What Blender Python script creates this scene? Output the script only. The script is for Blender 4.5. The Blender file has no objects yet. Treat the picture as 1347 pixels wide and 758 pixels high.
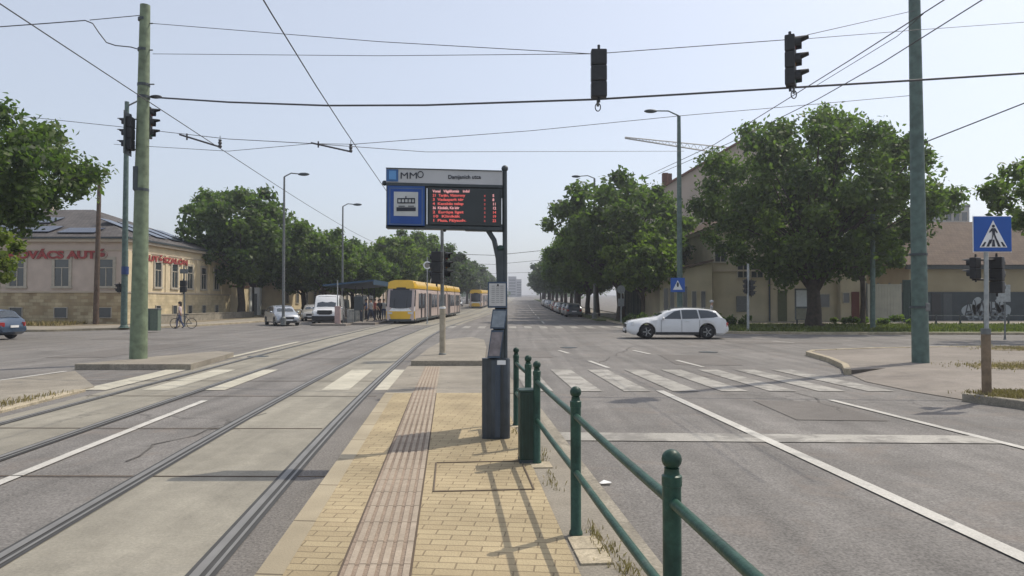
import bpy, bmesh, math, random
import numpy as np
from mathutils import Vector, Matrix
from math import sin, cos, pi, radians, sqrt, atan2
S = bpy.context.scene
C = S.collection
# ------------------------------------------------------------------ camera, world, sun, exposure
CAM_Z = 1.72; F = 915.0; PITCH = radians(1.25)
cam = bpy.data.cameras.new('camera'); cam.sensor_width = 36; cam.lens = F/1347*36
cam.clip_start = 0.05; cam.clip_end = 6000
co = bpy.data.objects.new('camera', cam); C.objects.link(co)
co.location = (0, 0, CAM_Z); co.rotation_euler = (radians(90)+PITCH, 0, 0)
S.camera = co
SA, SB = 0.57, 0.40                     # shadow run per metre of height (x, y)
SUN_EL = math.atan(1/sqrt(SA*SA+SB*SB)); SUN_AZ = atan2(SA, SB)
w = bpy.data.worlds.new("World"); S.world = w; w.use_nodes = True
nt = w.node_tree; bg = nt.nodes['Background']
sky = nt.nodes.new('ShaderNodeTexSky'); sky.sky_type = 'NISHITA'; sky.sun_disc = False
sky.sun_elevation = SUN_EL; sky.sun_rotation = SUN_AZ
sky.air_density = 0.95; sky.dust_density = 2.4; sky.ozone_density = 1.0; sky.altitude = 100
pale = nt.nodes.new('ShaderNodeMix'); pale.data_type = 'RGBA'; pale.inputs['Factor'].default_value = .5   # milky summer sky
pale.inputs['B'].default_value = (4.05, 4.1, 4.2, 1)
nt.links.new(sky.outputs[0], pale.inputs['A']); nt.links.new(pale.outputs['Result'], bg.inputs[0]); bg.inputs[1].default_value = 0.15
sl = bpy.data.lights.new('sun', 'SUN'); sl.energy = 2.7; sl.angle = radians(0.55); sl.color = (1.0, 0.92, 0.78)
so = bpy.data.objects.new('sun', sl); C.objects.link(so)
so.rotation_euler = Vector((-SA, -SB, -1)).to_track_quat('-Z', 'Y').to_euler()
S.view_settings.view_transform = 'Standard'; S.view_settings.look = 'None'
S.view_settings.gamma = 1; S.view_settings.use_curve_mapping = False
S.view_settings.exposure = 0.4

# ------------------------------------------------------------------ pixel <-> world helpers (photo pixels, real depths)
def at(u, v, Y):
    up = 379-v
    fy = F*cos(PITCH)-up*sin(PITCH); fz = F*sin(PITCH)+up*cos(PITCH)
    return Vector(((u-673.5)*Y/fy, Y, CAM_Z+fz*Y/fy))
def G(y):                                # gentle rise of the ground with distance
    if y < 40: return 0.0
    if y < 100: return 0.006*(y-40)
    return 0.36+0.0135*(y-100)
GB = (40, 100)

# ------------------------------------------------------------------ materials
MATS = {}
def _new(name):
    m = bpy.data.materials.new(name); m.use_nodes = True
    n = m.node_tree; b = n.nodes['Principled BSDF']; return m, n, b
def mat(name, col, rough=0.6, metal=0.0, var=0.12, scale=6.0, bump=0.0, spec=0.4, emit=None, coat=0.0):
    """plain paint / metal / plaster with procedural tonal variation"""
    if name in MATS: return MATS[name]
    m, n, b = _new(name)
    L = n.links.new
    tc = n.nodes.new('ShaderNodeTexCoord')
    no = n.nodes.new('ShaderNodeTexNoise'); no.inputs['Scale'].default_value = scale; no.inputs['Detail'].default_value = 6
    L(tc.outputs['Object'], no.inputs['Vector'])
    r = n.nodes.new('ShaderNodeMapRange'); r.inputs['From Min'].default_value = .3; r.inputs['From Max'].default_value = .7
    r.inputs['To Min'].default_value = 1-var; r.inputs['To Max'].default_value = 1+var
    L(no.outputs['Fac'], r.inputs['Value'])
    v = n.nodes.new('ShaderNodeVectorMath'); v.operation = 'SCALE'; v.inputs[0].default_value = col[:3]
    L(r.outputs[0], v.inputs['Scale']); L(v.outputs[0], b.inputs['Base Color'])
    b.inputs['Roughness'].default_value = rough; b.inputs['Metallic'].default_value = metal
    b.inputs['Specular IOR Level'].default_value = spec
    if coat: b.inputs['Coat Weight'].default_value = coat; b.inputs['Coat Roughness'].default_value = .08
    if bump:
        bp = n.nodes.new('ShaderNodeBump'); bp.inputs['Strength'].default_value = bump; bp.inputs['Distance'].default_value = .02
        L(no.outputs['Fac'], bp.inputs['Height']); L(bp.outputs[0], b.inputs['Normal'])
    if emit:
        b.inputs['Emission Color'].default_value = (*emit[:3], 1); b.inputs['Emission Strength'].default_value = emit[3]
    MATS[name] = m; return m

def groundmat(name, col, grain=0.25, patch=0.15, grainscale=60, patchscale=.35, stain=0.0, staincol=(.1, .09, .08), crack=0.0, wear=None, rough=.85, streak=0.0):
    m, n, b = _new(name); L = n.links.new
    tc = n.nodes.new('ShaderNodeTexCoord')
    def noise(sc, det=5, dist=0, vec=None, rough=.55):
        q = n.nodes.new('ShaderNodeTexNoise'); q.inputs['Scale'].default_value = sc; q.inputs['Detail'].default_value = det
        q.inputs['Distortion'].default_value = dist; q.inputs['Roughness'].default_value = rough
        L(vec or tc.outputs['Object'], q.inputs['Vector']); return q.outputs['Fac']
    def rng(s, a, b_, c, d):
        q = n.nodes.new('ShaderNodeMapRange'); L(s, q.inputs['Value'])
        q.inputs['From Min'].default_value = a; q.inputs['From Max'].default_value = b_
        q.inputs['To Min'].default_value = c; q.inputs['To Max'].default_value = d; return q.outputs[0]
    def mul(a, b_):
        q = n.nodes.new('ShaderNodeMath'); q.operation = 'MULTIPLY'; L(a, q.inputs[0]); L(b_, q.inputs[1]); return q.outputs[0]
    g = rng(noise(grainscale, 3, rough=.7), .35, .65, 1-grain, 1+grain)
    p = rng(noise(patchscale, 6, 1.2), .35, .65, 1-patch, 1+patch)
    f = mul(g, p)
    f = mul(f, rng(noise(patchscale*9, 4, .5), .35, .65, 1-patch*.5, 1+patch*.5))
    if streak:
        mp = n.nodes.new('ShaderNodeMapping'); mp.inputs['Scale'].default_value = (2.2, .07, 1); mp.inputs['Rotation'].default_value = (0, 0, radians(-4))
        L(tc.outputs['Object'], mp.inputs['Vector'])
        f = mul(f, rng(noise(1.0, 4, .3, mp.outputs[0]), .35, .65, 1-streak, 1+streak*.6))
    v = n.nodes.new('ShaderNodeVectorMath'); v.operation = 'SCALE'; v.inputs[0].default_value = col
    L(f, v.inputs['Scale']); out = v.outputs[0]
    def mix(out, fac, colr):
        mx = n.nodes.new('ShaderNodeMix'); mx.data_type = 'RGBA'
        L(fac, mx.inputs['Factor']); L(out, mx.inputs['A']); mx.inputs['B'].default_value = (*colr, 1); return mx.outputs['Result']
    if stain: out = mix(out, rng(noise(.9, 6, 1.5), .55, .75, 0, stain), staincol)
    if wear: out = mix(out, rng(noise(1.6, 8, .4, rough=.7), wear[0]-.06, wear[0]+.06, 0, wear[1]), wear[2])
    if crack:
        vo = n.nodes.new('ShaderNodeTexVoronoi'); vo.feature = 'DISTANCE_TO_EDGE'; vo.inputs['Scale'].default_value = .22
        mxv = n.nodes.new('ShaderNodeMix'); mxv.data_type = 'VECTOR'; mxv.inputs['Factor'].default_value = .5
        q = n.nodes.new('ShaderNodeTexNoise'); q.inputs['Scale'].default_value = 1.3; q.inputs['Detail'].default_value = 6
        L(tc.outputs['Object'], q.inputs['Vector'])
        ad = n.nodes.new('ShaderNodeVectorMath'); ad.operation = 'ADD'; L(tc.outputs['Object'], ad.inputs[0]); L(q.outputs['Color'], ad.inputs[1])
        L(ad.outputs[0], vo.inputs['Vector'])
        out = mix(out, mul(rng(vo.outputs['Distance'], .0, .006, crack, 0), rng(noise(.25, 2), .5, .6, 0, 1)), (.05, .047, .044))
    L(out, b.inputs['Base Color']); b.inputs['Roughness'].default_value = rough; b.inputs['Specular IOR Level'].default_value = .3
    bp = n.nodes.new('ShaderNodeBump'); bp.inputs['Strength'].default_value = .35; bp.inputs['Distance'].default_value = .01
    L(g, bp.inputs['Height']); L(bp.outputs[0], b.inputs['Normal'])
    MATS[name] = m; return m

def brickmat(name, c1, c2, mortar, bw, bh, ms=.006, offset=.5, rot=0.0, bump=.5, rough=.85, axes=None, dirt=.25):
    m, n, b = _new(name); L = n.links.new
    tc = n.nodes.new('ShaderNodeTexCoord'); vec = tc.outputs['Object']
    if axes:                                # use chosen components as the plane of the pattern
        sp = n.nodes.new('ShaderNodeSeparateXYZ'); L(vec, sp.inputs[0]); cb = n.nodes.new('ShaderNodeCombineXYZ')
        L(sp.outputs[axes[0]], cb.inputs[0]); L(sp.outputs[axes[1]], cb.inputs[1]); vec = cb.outputs[0]
    mp = n.nodes.new('ShaderNodeMapping'); mp.inputs['Rotation'].default_value = (0, 0, rot); L(vec, mp.inputs['Vector'])
    no0 = n.nodes.new('ShaderNodeTexNoise'); no0.inputs['Scale'].default_value = 3; L(mp.outputs[0], no0.inputs['Vector'])
    va = n.nodes.new('ShaderNodeVectorMath'); va.operation = 'MULTIPLY_ADD'; L(no0.outputs['Color'], va.inputs[0]); va.inputs[1].default_value = (.012, .012, 0); L(mp.outputs[0], va.inputs[2])
    br = n.nodes.new('ShaderNodeTexBrick'); L(va.outputs[0], br.inputs['Vector'])
    br.inputs['Scale'].default_value = 1; br.inputs['Brick Width'].default_value = bw; br.inputs['Row Height'].default_value = bh
    br.inputs['Mortar Size'].default_value = ms; br.inputs['Mortar Smooth'].default_value = .3; br.offset = offset
    br.inputs['Color1'].default_value = (*c1, 1); br.inputs['Color2'].default_value = (*c2, 1); br.inputs['Mortar'].default_value = (*mortar, 1)
    no = n.nodes.new('ShaderNodeTexNoise'); no.inputs['Scale'].default_value = 1.1; no.inputs['Detail'].default_value = 8; L(tc.outputs['Object'], no.inputs['Vector'])
    r = n.nodes.new('ShaderNodeMapRange'); r.inputs['From Min'].default_value = .3; r.inputs['From Max'].default_value = .7
    r.inputs['To Min'].default_value = 1-dirt; r.inputs['To Max'].default_value = 1+dirt*.6; L(no.outputs['Fac'], r.inputs['Value'])
    v = n.nodes.new('ShaderNodeVectorMath'); v.operation = 'SCALE'; L(br.outputs['Color'], v.inputs[0]); L(r.outputs[0], v.inputs['Scale'])
    L(v.outputs[0], b.inputs['Base Color']); b.inputs['Roughness'].default_value = rough; b.inputs['Specular IOR Level'].default_value = .25
    no2 = n.nodes.new('ShaderNodeTexNoise'); no2.inputs['Scale'].default_value = 70; L(tc.outputs['Object'], no2.inputs['Vector'])
    md = n.nodes.new('ShaderNodeMath'); md.operation = 'MULTIPLY_ADD'; L(br.outputs['Fac'], md.inputs[0]); md.inputs[1].default_value = -1.0; L(no2.outputs['Fac'], md.inputs[2])
    bp = n.nodes.new('ShaderNodeBump'); bp.inputs['Strength'].default_value = bump; bp.inputs['Distance'].default_value = .008
    L(md.outputs[0], bp.inputs['Height']); L(bp.outputs[0], b.inputs['Normal'])
    MATS[name] = m; return m

def leafmat(name, dark, light, trans=.35):
    m, n, b = _new(name); L = n.links.new
    a = n.nodes.new('ShaderNodeAttribute'); a.attribute_name = 'tone'
    mx = n.nodes.new('ShaderNodeMix'); mx.data_type = 'RGBA'; L(a.outputs['Fac'], mx.inputs['Factor'])
    mx.inputs['A'].default_value = (*dark, 1); mx.inputs['B'].default_value = (*light, 1)
    L(mx.outputs['Result'], b.inputs['Base Color']); b.inputs['Roughness'].default_value = .55; b.inputs['Specular IOR Level'].default_value = .3
    t = n.nodes.new('ShaderNodeBsdfTranslucent'); sc = n.nodes.new('ShaderNodeVectorMath'); sc.operation = 'MULTIPLY'
    L(mx.outputs['Result'], sc.inputs[0]); sc.inputs[1].default_value = (1.5, 1.9, .7); L(sc.outputs[0], t.inputs['Color'])
    ms = n.nodes.new('ShaderNodeMixShader'); ms.inputs[0].default_value = trans
    L(b.outputs[0], ms.inputs[1]); L(t.outputs[0], ms.inputs[2]); L(ms.outputs[0], n.nodes['Material Output'].inputs['Surface'])
    MATS[name] = m; return m
def glassmat(name, col=(.03, .04, .05), rough=.08):
    m, n, b = _new(name)
    b.inputs['Base Color'].default_value = (*col, 1); b.inputs['Roughness'].default_value = rough
    b.inputs['Specular IOR Level'].default_value = .8; MATS[name] = m; return m

asphalt = groundmat('asphalt', (.172, .162, .152), grain=.33, patch=.13, grainscale=45, crack=.6, streak=.18, stain=.5, staincol=(.215, .175, .145))
asphalt_dark = groundmat('asphalt_patch', (.165, .153, .14), grain=.35, patch=.1, grainscale=45, crack=.3)
trackconc = groundmat('track_concrete', (.258, .24, .198), grain=.12, patch=.12, grainscale=40, patchscale=.6, stain=.35, staincol=(.2, .19, .165), crack=.5, streak=.14)
conc = groundmat('pavement_concrete', (.25, .225, .185), grain=.2, patch=.16, grainscale=50, stain=.3, staincol=(.2, .17, .13), crack=.5)
pinkconc = groundmat('pavement_pinkish', (.215, .19, .165), grain=.2, patch=.14, grainscale=50, stain=.2, crack=.5)
kerbm = groundmat('kerb_stone', (.36, .31, .225), grain=.2, patch=.2, grainscale=40, patchscale=1.5)
kerbdark = groundmat('kerb_dark', (.26, .235, .19), grain=.2, patch=.2, grainscale=40, patchscale=1.5)
paint = groundmat('road_paint', (.47, .455, .42), grain=.12, patch=.1, grainscale=50, wear=(.6, .7, (.24, .235, .22)))
paint_worn = groundmat('worn_road_paint', (.335, .32, .29), grain=.15, patch=.12, grainscale=50, wear=(.52, .9, (.2, .19, .175)))
paint_tan = groundmat('worn_tan_paint', (.44, .415, .34), grain=.12, patch=.12, grainscale=50, wear=(.6, .7, (.28, .26, .22)))
bricks = brickmat('platform_bricks', (.41, .335, .21), (.355, .285, .178), (.24, .19, .12), .235, .1, ms=.0055, rot=radians(5.15), bump=.8)
tactile = groundmat('tactile_tiles', (.33, .275, .215), grain=.1, patch=.1, grainscale=60, patchscale=1.5)
groove = groundmat('groove_floor', (.25, .195, .15), grain=.2, patch=.2)  # groove floors in a darker tone than the ribs, for contrast
joint = mat('joint_dark', (.1, .075, .055), .9)
grassm = groundmat('verge_grass', (.085, .105, .035), grain=.4, patch=.35, grainscale=14, patchscale=.8, stain=.6, staincol=(.2, .17, .09))
soil = groundmat('dry_soil', (.2, .165, .11), grain=.3, patch=.3, grainscale=30, patchscale=1.2)
steel = mat('rail_steel', (.22, .215, .205), .55, .35, scale=3)
tar = mat('rail_tar', (.055, .055, .055), .8, scale=4)
greenpaint = groundmat('green_rail_paint', (.026, .068, .050), grain=.12, patch=.3, grainscale=30, patchscale=2.5, wear=(.66, .8, (.11, .12, .10)), rough=.42)
darkgreen = mat('dark_green_paint', (.02, .048, .04), .5, 0, .3, 9)
polegreen = mat('weathered_green_pole', (.16, .2, .13), .75, 0, .3, 5, bump=.4)
polegrey = mat('grey_green_pole', (.085, .13, .115), .6, 0, .3, 5, bump=.3)
galv = mat('galvanised', (.33, .35, .35), .5, .4, .2, 10)
galvd = mat('weathered_metal', (.16, .17, .17), .6, .2, .25, 10)
black = mat('black_plastic', (.018, .019, .021), .5, 0, .2, 12)
dgrey = mat('dark_grey_metal', (.05, .062, .068), .5, 0, .2, 8)
navy = mat('navy_panel', (.055, .085, .13), .45, 0, .2, 8)
wire = mat('wire', (.06, .06, .065), .6)
bluesign = mat('blue_sign', (.012, .085, .36), .45, 0, .06, 4)
whitep = mat('white_print', (.75, .76, .76), .5, 0, .06, 6)
silverp = mat('silver_band', (.46, .47, .48), .45, .1, .06, 4)
lightblue = mat('light_blue_square', (.12, .3, .58), .5)
inkm = mat('dark_ink', (.03, .035, .05), .6)
screenm = mat('display_screen', (.035, .042, .045), .3, 0, .1, 5)
led = mat('red_led', (.5, .1, .09), .5, emit=(1, .16, .14, .4))
ledp = mat('pale_led', (.5, .25, .25), .5, emit=(1, .45, .45, .5))
redp = mat('red_paint', (.5, .03, .03), .5)
redfade = mat('faded_red_letters', (.30, .055, .05), .7, 0, .25, 3)
wood = mat('weathered_wood', (.1, .07, .05), .85, 0, .3, 4, bump=.5)
bark = mat('bark', (.055, .043, .033), .9, 0, .35, 5, bump=.8)
rubber = mat('rubber', (.018, .018, .019), .8)
rimm = mat('rim_alloy', (.3, .31, .32), .35, .7)
carglass = glassmat('car_glass')
winglass = glassmat('window_glass', (.05, .06, .065), .12)
lampglass = mat('headlight', (.6, .62, .64), .15, .1, spec=.8)
redlamp = mat('tail_lamp', (.35, .015, .015), .25, spec=.7)
plate = mat('number_plate', (.7, .7, .7), .5)
leafA = leafmat('leaf_dark', (.04, .066, .024), (.115, .155, .05), .45)
leafB = leafmat('leaf_mid', (.05, .08, .025), (.135, .18, .055), .45)
leafC = leafmat('leaf_bright', (.06, .095, .022), (.16, .205, .05), .46)
leafD = leafmat('leaf_far', (.036, .06, .03), (.09, .122, .05), .38)
weedm = leafmat('weed_dry', (.14, .11, .05), (.34, .27, .14), .15)
grassb = leafmat('grass_blade', (.05, .07, .02), (.15, .16, .05), .35)

# ------------------------------------------------------------------ mesh helpers
class MB:
    def __init__(s): s.v = []; s.f = []; s.m = []; s.cur = 0
    def add(s, vs, fs):
        o = len(s.v); s.v += [tuple(p) for p in vs]
        for f in fs: s.f.append(tuple(i+o for i in f)); s.m.append(s.cur)
        return s
    def box(s, c, d, rz=0, bev=0, tilt=None):
        hx, hy, hz = d[0]/2, d[1]/2, d[2]/2
        if bev > 0:
            b = min(bev, hx*.9, hy*.9, hz*.9)
            bm = bmesh.new(); bmesh.ops.create_cube(bm, size=1)
            bmesh.ops.scale(bm, vec=d, verts=bm.verts)
            bmesh.ops.bevel(bm, geom=bm.edges[:], offset=b, segments=2, affect='EDGES', profile=.6)
            bm.verts.index_update(); vs = [v.co.copy() for v in bm.verts]; fs = [tuple(v.index for v in f.verts) for f in bm.faces]; bm.free()
        else:
            vs = [Vector((x*hx, y*hy, z*hz)) for z in (-1, 1) for y in (-1, 1) for x in (-1, 1)]
            fs = [(0, 2, 3, 1), (4, 5, 7, 6), (0, 1, 5, 4), (2, 6, 7, 3), (0, 4, 6, 2), (1, 3, 7, 5)]
        M = Matrix.Rotation(rz, 3, 'Z')
        if tilt is not None: M = M @ tilt
        return s.add([M @ v+Vector(c) for v in vs], fs)
    def tube(s, pts, r, n=10, cap=True):
        pts = [Vector(p) for p in pts]
        if not hasattr(r, '__len__'): r = [r]*len(pts)
        vs = []; prev = None
        for i, p in enumerate(pts):
            d = (pts[min(i+1, len(pts)-1)]-pts[max(i-1, 0)]).normalized()
            if prev is None:
                a = Vector((1, 0, 0)) if abs(d.x) < .8 else Vector((0, 1, 0)); prev = d.cross(a).normalized()
            x = (prev-d*prev.dot(d)).normalized(); y = d.cross(x); prev = x
            for k in range(n):
                t = 2*pi*k/n; vs.append(p+x*cos(t)*r[i]+y*sin(t)*r[i])
        fs = []
        for i in range(len(pts)-1):
            for k in range(n):
                a = i*n+k; b = i*n+(k+1) % n; fs.append((a, b, b+n, a+n))
        if cap: fs.append(tuple(reversed(range(n)))); fs.append(tuple(range((len(pts)-1)*n, len(pts)*n)))
        return s.add(vs, fs)
    def lathe(s, prof, c=(0, 0, 0), n=16, axis='Z'):
        vs = []
        for r, z in prof:
            for k in range(n):
                t = 2*pi*k/n; p = Vector((r*cos(t), r*sin(t), z))
                if axis == 'Y': p = Vector((p.x, p.z, -p.y))
                if axis == 'X': p = Vector((p.z, p.x, p.y))
                vs.append(p+Vector(c))
        fs = []
        for i in range(len(prof)-1):
            for k in range(n):
                a = i*n+k; b = i*n+(k+1) % n; fs.append((a, b, b+n, a+n))
        fs.append(tuple(reversed(range(n)))); fs.append(tuple(range((len(prof)-1)*n, len(prof)*n)))
        return s.add(vs, fs)
    def prism(s, poly, ext):                 # poly of 3D points, extruded by vector
        n = len(poly); e = Vector(ext); P = [Vector(p) for p in poly]
        vs = P+[p+e for p in P]
        fs = [tuple(reversed(range(n))), tuple(range(n, 2*n))]+[(i, (i+1) % n, (i+1) % n+n, i+n) for i in range(n)]
        return s.add(vs, fs)
    def quad(s, a, b, c, d): return s.add([a, b, c, d], [(0, 1, 2, 3)])
    def sphere(s, c, r, n=12, sc=(1, 1, 1)):
        prof = [(max(r*sin(pi*i/8), .0005), -r*cos(pi*i/8)) for i in range(9)]
        o = len(s.v); s.lathe(prof, (0, 0, 0), n)
        s.v[o:] = [(x*sc[0]+c[0], y*sc[1]+c[1], z*sc[2]+c[2]) for x, y, z in s.v[o:]]
        return s
    def mesh(s, name, mats, smooth=False, angle=None):
        me = bpy.data.meshes.new(name); me.from_pydata(s.v, [], s.f)
        if not isinstance(mats, (list, tuple)): mats = [mats]
        for m in mats: me.materials.append(m)
        if len(mats) > 1: me.polygons.foreach_set('material_index', s.m)
        bm = bmesh.new(); bm.from_mesh(me)
        bmesh.ops.recalc_face_normals(bm, faces=bm.faces[:]); bm.to_mesh(me); bm.free()
        if smooth or angle:
            me.polygons.foreach_set('use_smooth', [True]*len(me.polygons))
            try: me.set_sharp_from_angle(angle=angle or radians(40))
            except Exception: pass
        me.update(); return me
    def build(s, name, mats, parent=None, smooth=False, angle=None):
        o = bpy.data.objects.new(name, s.mesh(name, mats, smooth, angle)); C.objects.link(o)
        if parent: o.parent = parent
        return o
def tag(o, label=None, cat=None, group=None, kind=None):
    if label: o['label'] = label
    if cat: o['category'] = cat
    if group: o['group'] = group
    if kind: o['kind'] = kind
    return o
def thing(name, label, cat, loc=(0, 0, 0), rz=0, group=None):
    o = bpy.data.objects.new(name, None); C.objects.link(o); o.empty_display_size = .3
    o.location = loc; o.rotation_euler = (0, 0, rz); return tag(o, label, cat, group)
def kids(o): return [c for c in C.objects if c.parent == o]
def dup(o, loc=None, rz=None, label=None, parent=None, scale=None):
    c = o.copy(); C.objects.link(c)
    if parent is not None: c.parent = parent
    if loc is not None: c.location = loc
    if rz is not None: c.rotation_euler = (c.rotation_euler[0], c.rotation_euler[1], rz)
    if scale is not None: c.scale = scale
    if label: c['label'] = label
    for k in kids(o): dup(k, parent=c)
    return c
def text(name, s, size, m, parent, loc, rot=(pi/2, 0, 0), ext=.002, width=None, bold=0.0, align='LEFT', kind=None):
    cu = bpy.data.curves.new('tx', 'FONT'); cu.body = s; cu.size = size; cu.extrude = ext; cu.align_x = align; cu.offset = bold
    cu.resolution_u = 3
    o = bpy.data.objects.new('tx', cu); C.objects.link(o)
    dg = bpy.context.evaluated_depsgraph_get(); me = bpy.data.meshes.new_from_object(o.evaluated_get(dg))
    bpy.data.objects.remove(o); bpy.data.curves.remove(cu)
    xs = [v.co.x for v in me.vertices]; wd = max(xs)-min(xs)
    if width:
        k = width/wd
        for v in me.vertices: v.co.x *= k
    me.materials.clear(); me.materials.append(m); me.name = name
    t = bpy.data.objects.new(name, me); C.objects.link(t); t.location = loc; t.rotation_euler = rot
    if parent: t.parent = parent
    return t

# ------------------------------------------------------------------ ground sheets
def ys(y0, y1, step):
    a = list(np.arange(y0, y1, step))+[y1]+[g for g in GB if y0 < g < y1]
    return sorted(set(round(float(x), 4) for x in a))
def strip(name, fl, fr, y0, y1, z, m, step=4, side=0.0, nx=1, kind='structure'):
    """ribbon between two x(y) functions, riding z above the ground; side>0 gives it real kerb sides down by that much"""
    if not callable(fl): a = fl; fl = lambda y: a
    if not callable(fr): b = fr; fr = lambda y: b
    Y = ys(y0, y1, step); mb = MB()
    rows = []
    for y in Y:
        l, r = fl(y), fr(y); rows.append([(l+(r-l)*i/nx, y, z+G(y)) for i in range(nx+1)])
    vs = [p for rw in rows for p in rw]; n = nx+1
    fs = [(j*n+i, j*n+i+1, (j+1)*n+i+1, (j+1)*n+i) for j in range(len(Y)-1) for i in range(nx)]
    mb.add(vs, fs)
    if side:
        for j in range(len(Y)-1):
            for i in (0, nx):
                p, q = Vector(rows[j][i]), Vector(rows[j+1][i]); d = Vector((0, 0, -side)); mb.quad(p, q, q+d, p+d)
        for j in (0, len(Y)-1):
            p, q = Vector(rows[j][0]), Vector(rows[j][-1]); d = Vector((0, 0, -side)); mb.quad(p, q, q+d, p+d)
    o = mb.build(name, m); 
    if kind: o['kind'] = kind
    return o
def slab(name, poly, z, h, m, kerb=None, kw=.15):
    """raised flat area with a polygon outline (xy) at height z, sides h deep, optional kerb ring"""
    mb = MB(); n = len(poly); top = [Vector((x, y, z+G(y))) for x, y in poly]
    bm = bmesh.new(); vs = [bm.verts.new(p) for p in top]; f = bm.faces.new(vs)
    if f.normal.z < 0: f.normal_flip()
    for g in GB: bmesh.ops.bisect_plane(bm, geom=bm.verts[:]+bm.edges[:]+bm.faces[:], plane_co=(0, g, 0), plane_no=(0, 1, 0))
    bmesh.ops.triangulate(bm, faces=bm.faces[:])
    for v in bm.verts: v.co.z = z+G(v.co.y)
    bm.verts.index_update(); mb.add([v.co.copy() for v in bm.verts], [tuple(v.index for v in q.verts) for q in bm.faces]); bm.free()
    for i in range(n):
        p, q = top[i], top[(i+1) % n]; d = Vector((0, 0, -h)); mb.quad(p, q, q+d, p+d)
    o = mb.build(name, m); o['kind'] = 'structure'; return o
def kerbline(name, pts, w_, z0, z1, m, label=None):
    """kerb of real height along a polyline"""
    mb = MB(); P = [Vector((p[0], p[1], 0)) for p in pts]; rows = []
    for i, p in enumerate(P):
        d = (P[min(i+1, len(P)-1)]-P[max(i-1, 0)]).normalized(); nrm = Vector((-d.y, d.x, 0))*w_/2
        a, b = p-nrm, p+nrm; g = G(p.y); c = .012
        rows.append([(a.x, a.y, z0+g), (a.x, a.y, z1-c+g), (a.x+nrm.x*c*2/w_, a.y+nrm.y*c*2/w_, z1+g), (b.x-nrm.x*c*2/w_, b.y-nrm.y*c*2/w_, z1+g), (b.x, b.y, z1-c+g), (b.x, b.y, z0+g)])
    k = 6; vs = [q for r in rows for q in r]
    fs = [(j*k+i, j*k+i+1, (j+1)*k+i+1, (j+1)*k+i) for j in range(len(P)-1) for i in range(k-1)]
    fs += [tuple(range(k)), tuple(range((len(P)-1)*k, len(P)*k))]
    mb.add(vs, fs); o = mb.build(name, m); o['kind'] = 'structure'; return o

def smoothf(pts, s=4.0):
    X = np.array([p[0] for p in pts]); V = np.array([p[1] for p in pts])
    yy = np.arange(X[0]-20, X[-1]+20, .5); vv = np.interp(yy, X, V)
    lo = yy < X[0]; vv[lo] = V[0]+(yy[lo]-X[0])*(V[1]-V[0])/(X[1]-X[0])
    k = int(s*2); ker = np.hanning(2*k+3); ker /= ker.sum(); vs = np.convolve(np.pad(vv, k+1, 'edge'), ker, 'valid')
    return lambda y: float(np.interp(y, yy, vs))
cN = smoothf([(-6, -1.65), (0, -2.25), (4.4, -2.69), (8.4, -3.12), (14, -3.6), (25.8, -4.42), (36, -5.0), (46, -5.25), (56, -5.15), (66, -4.8), (80, -4.25), (100, -3.8), (200, -2.3), (700, 4.3)], 5)
cL = smoothf([(-6, -5.1), (0, -5.72), (5, -6.17), (10, -6.6), (15, -7.0), (20, -7.4), (25.8, -7.85), (36, -8.45), (46, -8.72), (56, -8.6), (66, -8.25), (80, -7.55), (100, -7.1), (200, -5.6), (700, 1.0)], 5)
GA = 1.435/2

# one sheet to the horizon
mb = MB(); yy = [-60, 0, 20, 40, 60, 80, 100, 200, 400, 800, 1600]; xx = [-900, -200, -60, -20, 0, 20, 60, 200, 900]
mb.add([(x, y, -.006+G(y)) for y in yy for x in xx], [(j*9+i, j*9+i+1, (j+1)*9+i+1, (j+1)*9+i) for j in range(len(yy)-1) for i in range(8)])
tag(mb.build('ground', asphalt), kind='structure')
# track beds
strip('tram_track_bed', lambda y: cN(y)-GA-.0, lambda y: cN(y)+GA, -6, 52, 0.0, trackconc, 3)
strip('tram_track_bed', lambda y: cL(y)-GA-.35, lambda y: cL(y)+GA, -6, 52, 0.0, trackconc, 3)
strip('tram_track_bed', lambda y: cL(y)-GA-.5, lambda y: cN(y)+GA+.5, 52, 500, 0.0, trackconc, 8)
strip('asphalt_patch', lambda y: cN(y)+GA+.1, lambda y: -1.14-.09*y, -6, 19, 0.002, asphalt_dark, 3)
# transverse joints across the slabs and old saw cuts in the asphalt
mb = MB()
for y, a, b in ((6.95, -6.4, -1.8), (9.6, -9, -2.6), (12.9, -7.9, -2.5), (15.4, -9.4, -2.9), (21.5, -8.6, -1.0), (4.2, -4.2, -1.6)):
    mb.box(((a+b)/2, y, .0045), (b-a, .025, .003), rz=radians(-.6))
tag(mb.build('slab_joint', joint), kind='structure')
for nm, cf, lb in (('tram_track', cN, 'embedded tram track of two grooved rails running alongside the brick platform'), ('tram_track', cL, 'embedded tram track farther left, its rails leading up to the yellow tram')):
    t = thing(nm, lb, 'tram track')
    for sgn in (-1, 1):
        mb = MB(); Y = ys(-6, 500, 2) if False else sorted(set(ys(-6, 60, 2)+ys(60, 500, 20)))
        def rib(a, b, z):
            vs = []
            for y in Y: vs += [(cf(y)+sgn*GA+a, y, z+G(y)), (cf(y)+sgn*GA+b, y, z+G(y))]
            mb.add(vs, [(2*i, 2*i+1, 2*i+3, 2*i+2) for i in range(len(Y)-1)])
        mb.cur = 1; rib(-.08, .115, .0065)
        mb.cur = 0; rib(-.045, .018, .0125); rib(.055, .08, .0115)
        mb.build('rail', [steel, tar], t)
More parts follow.
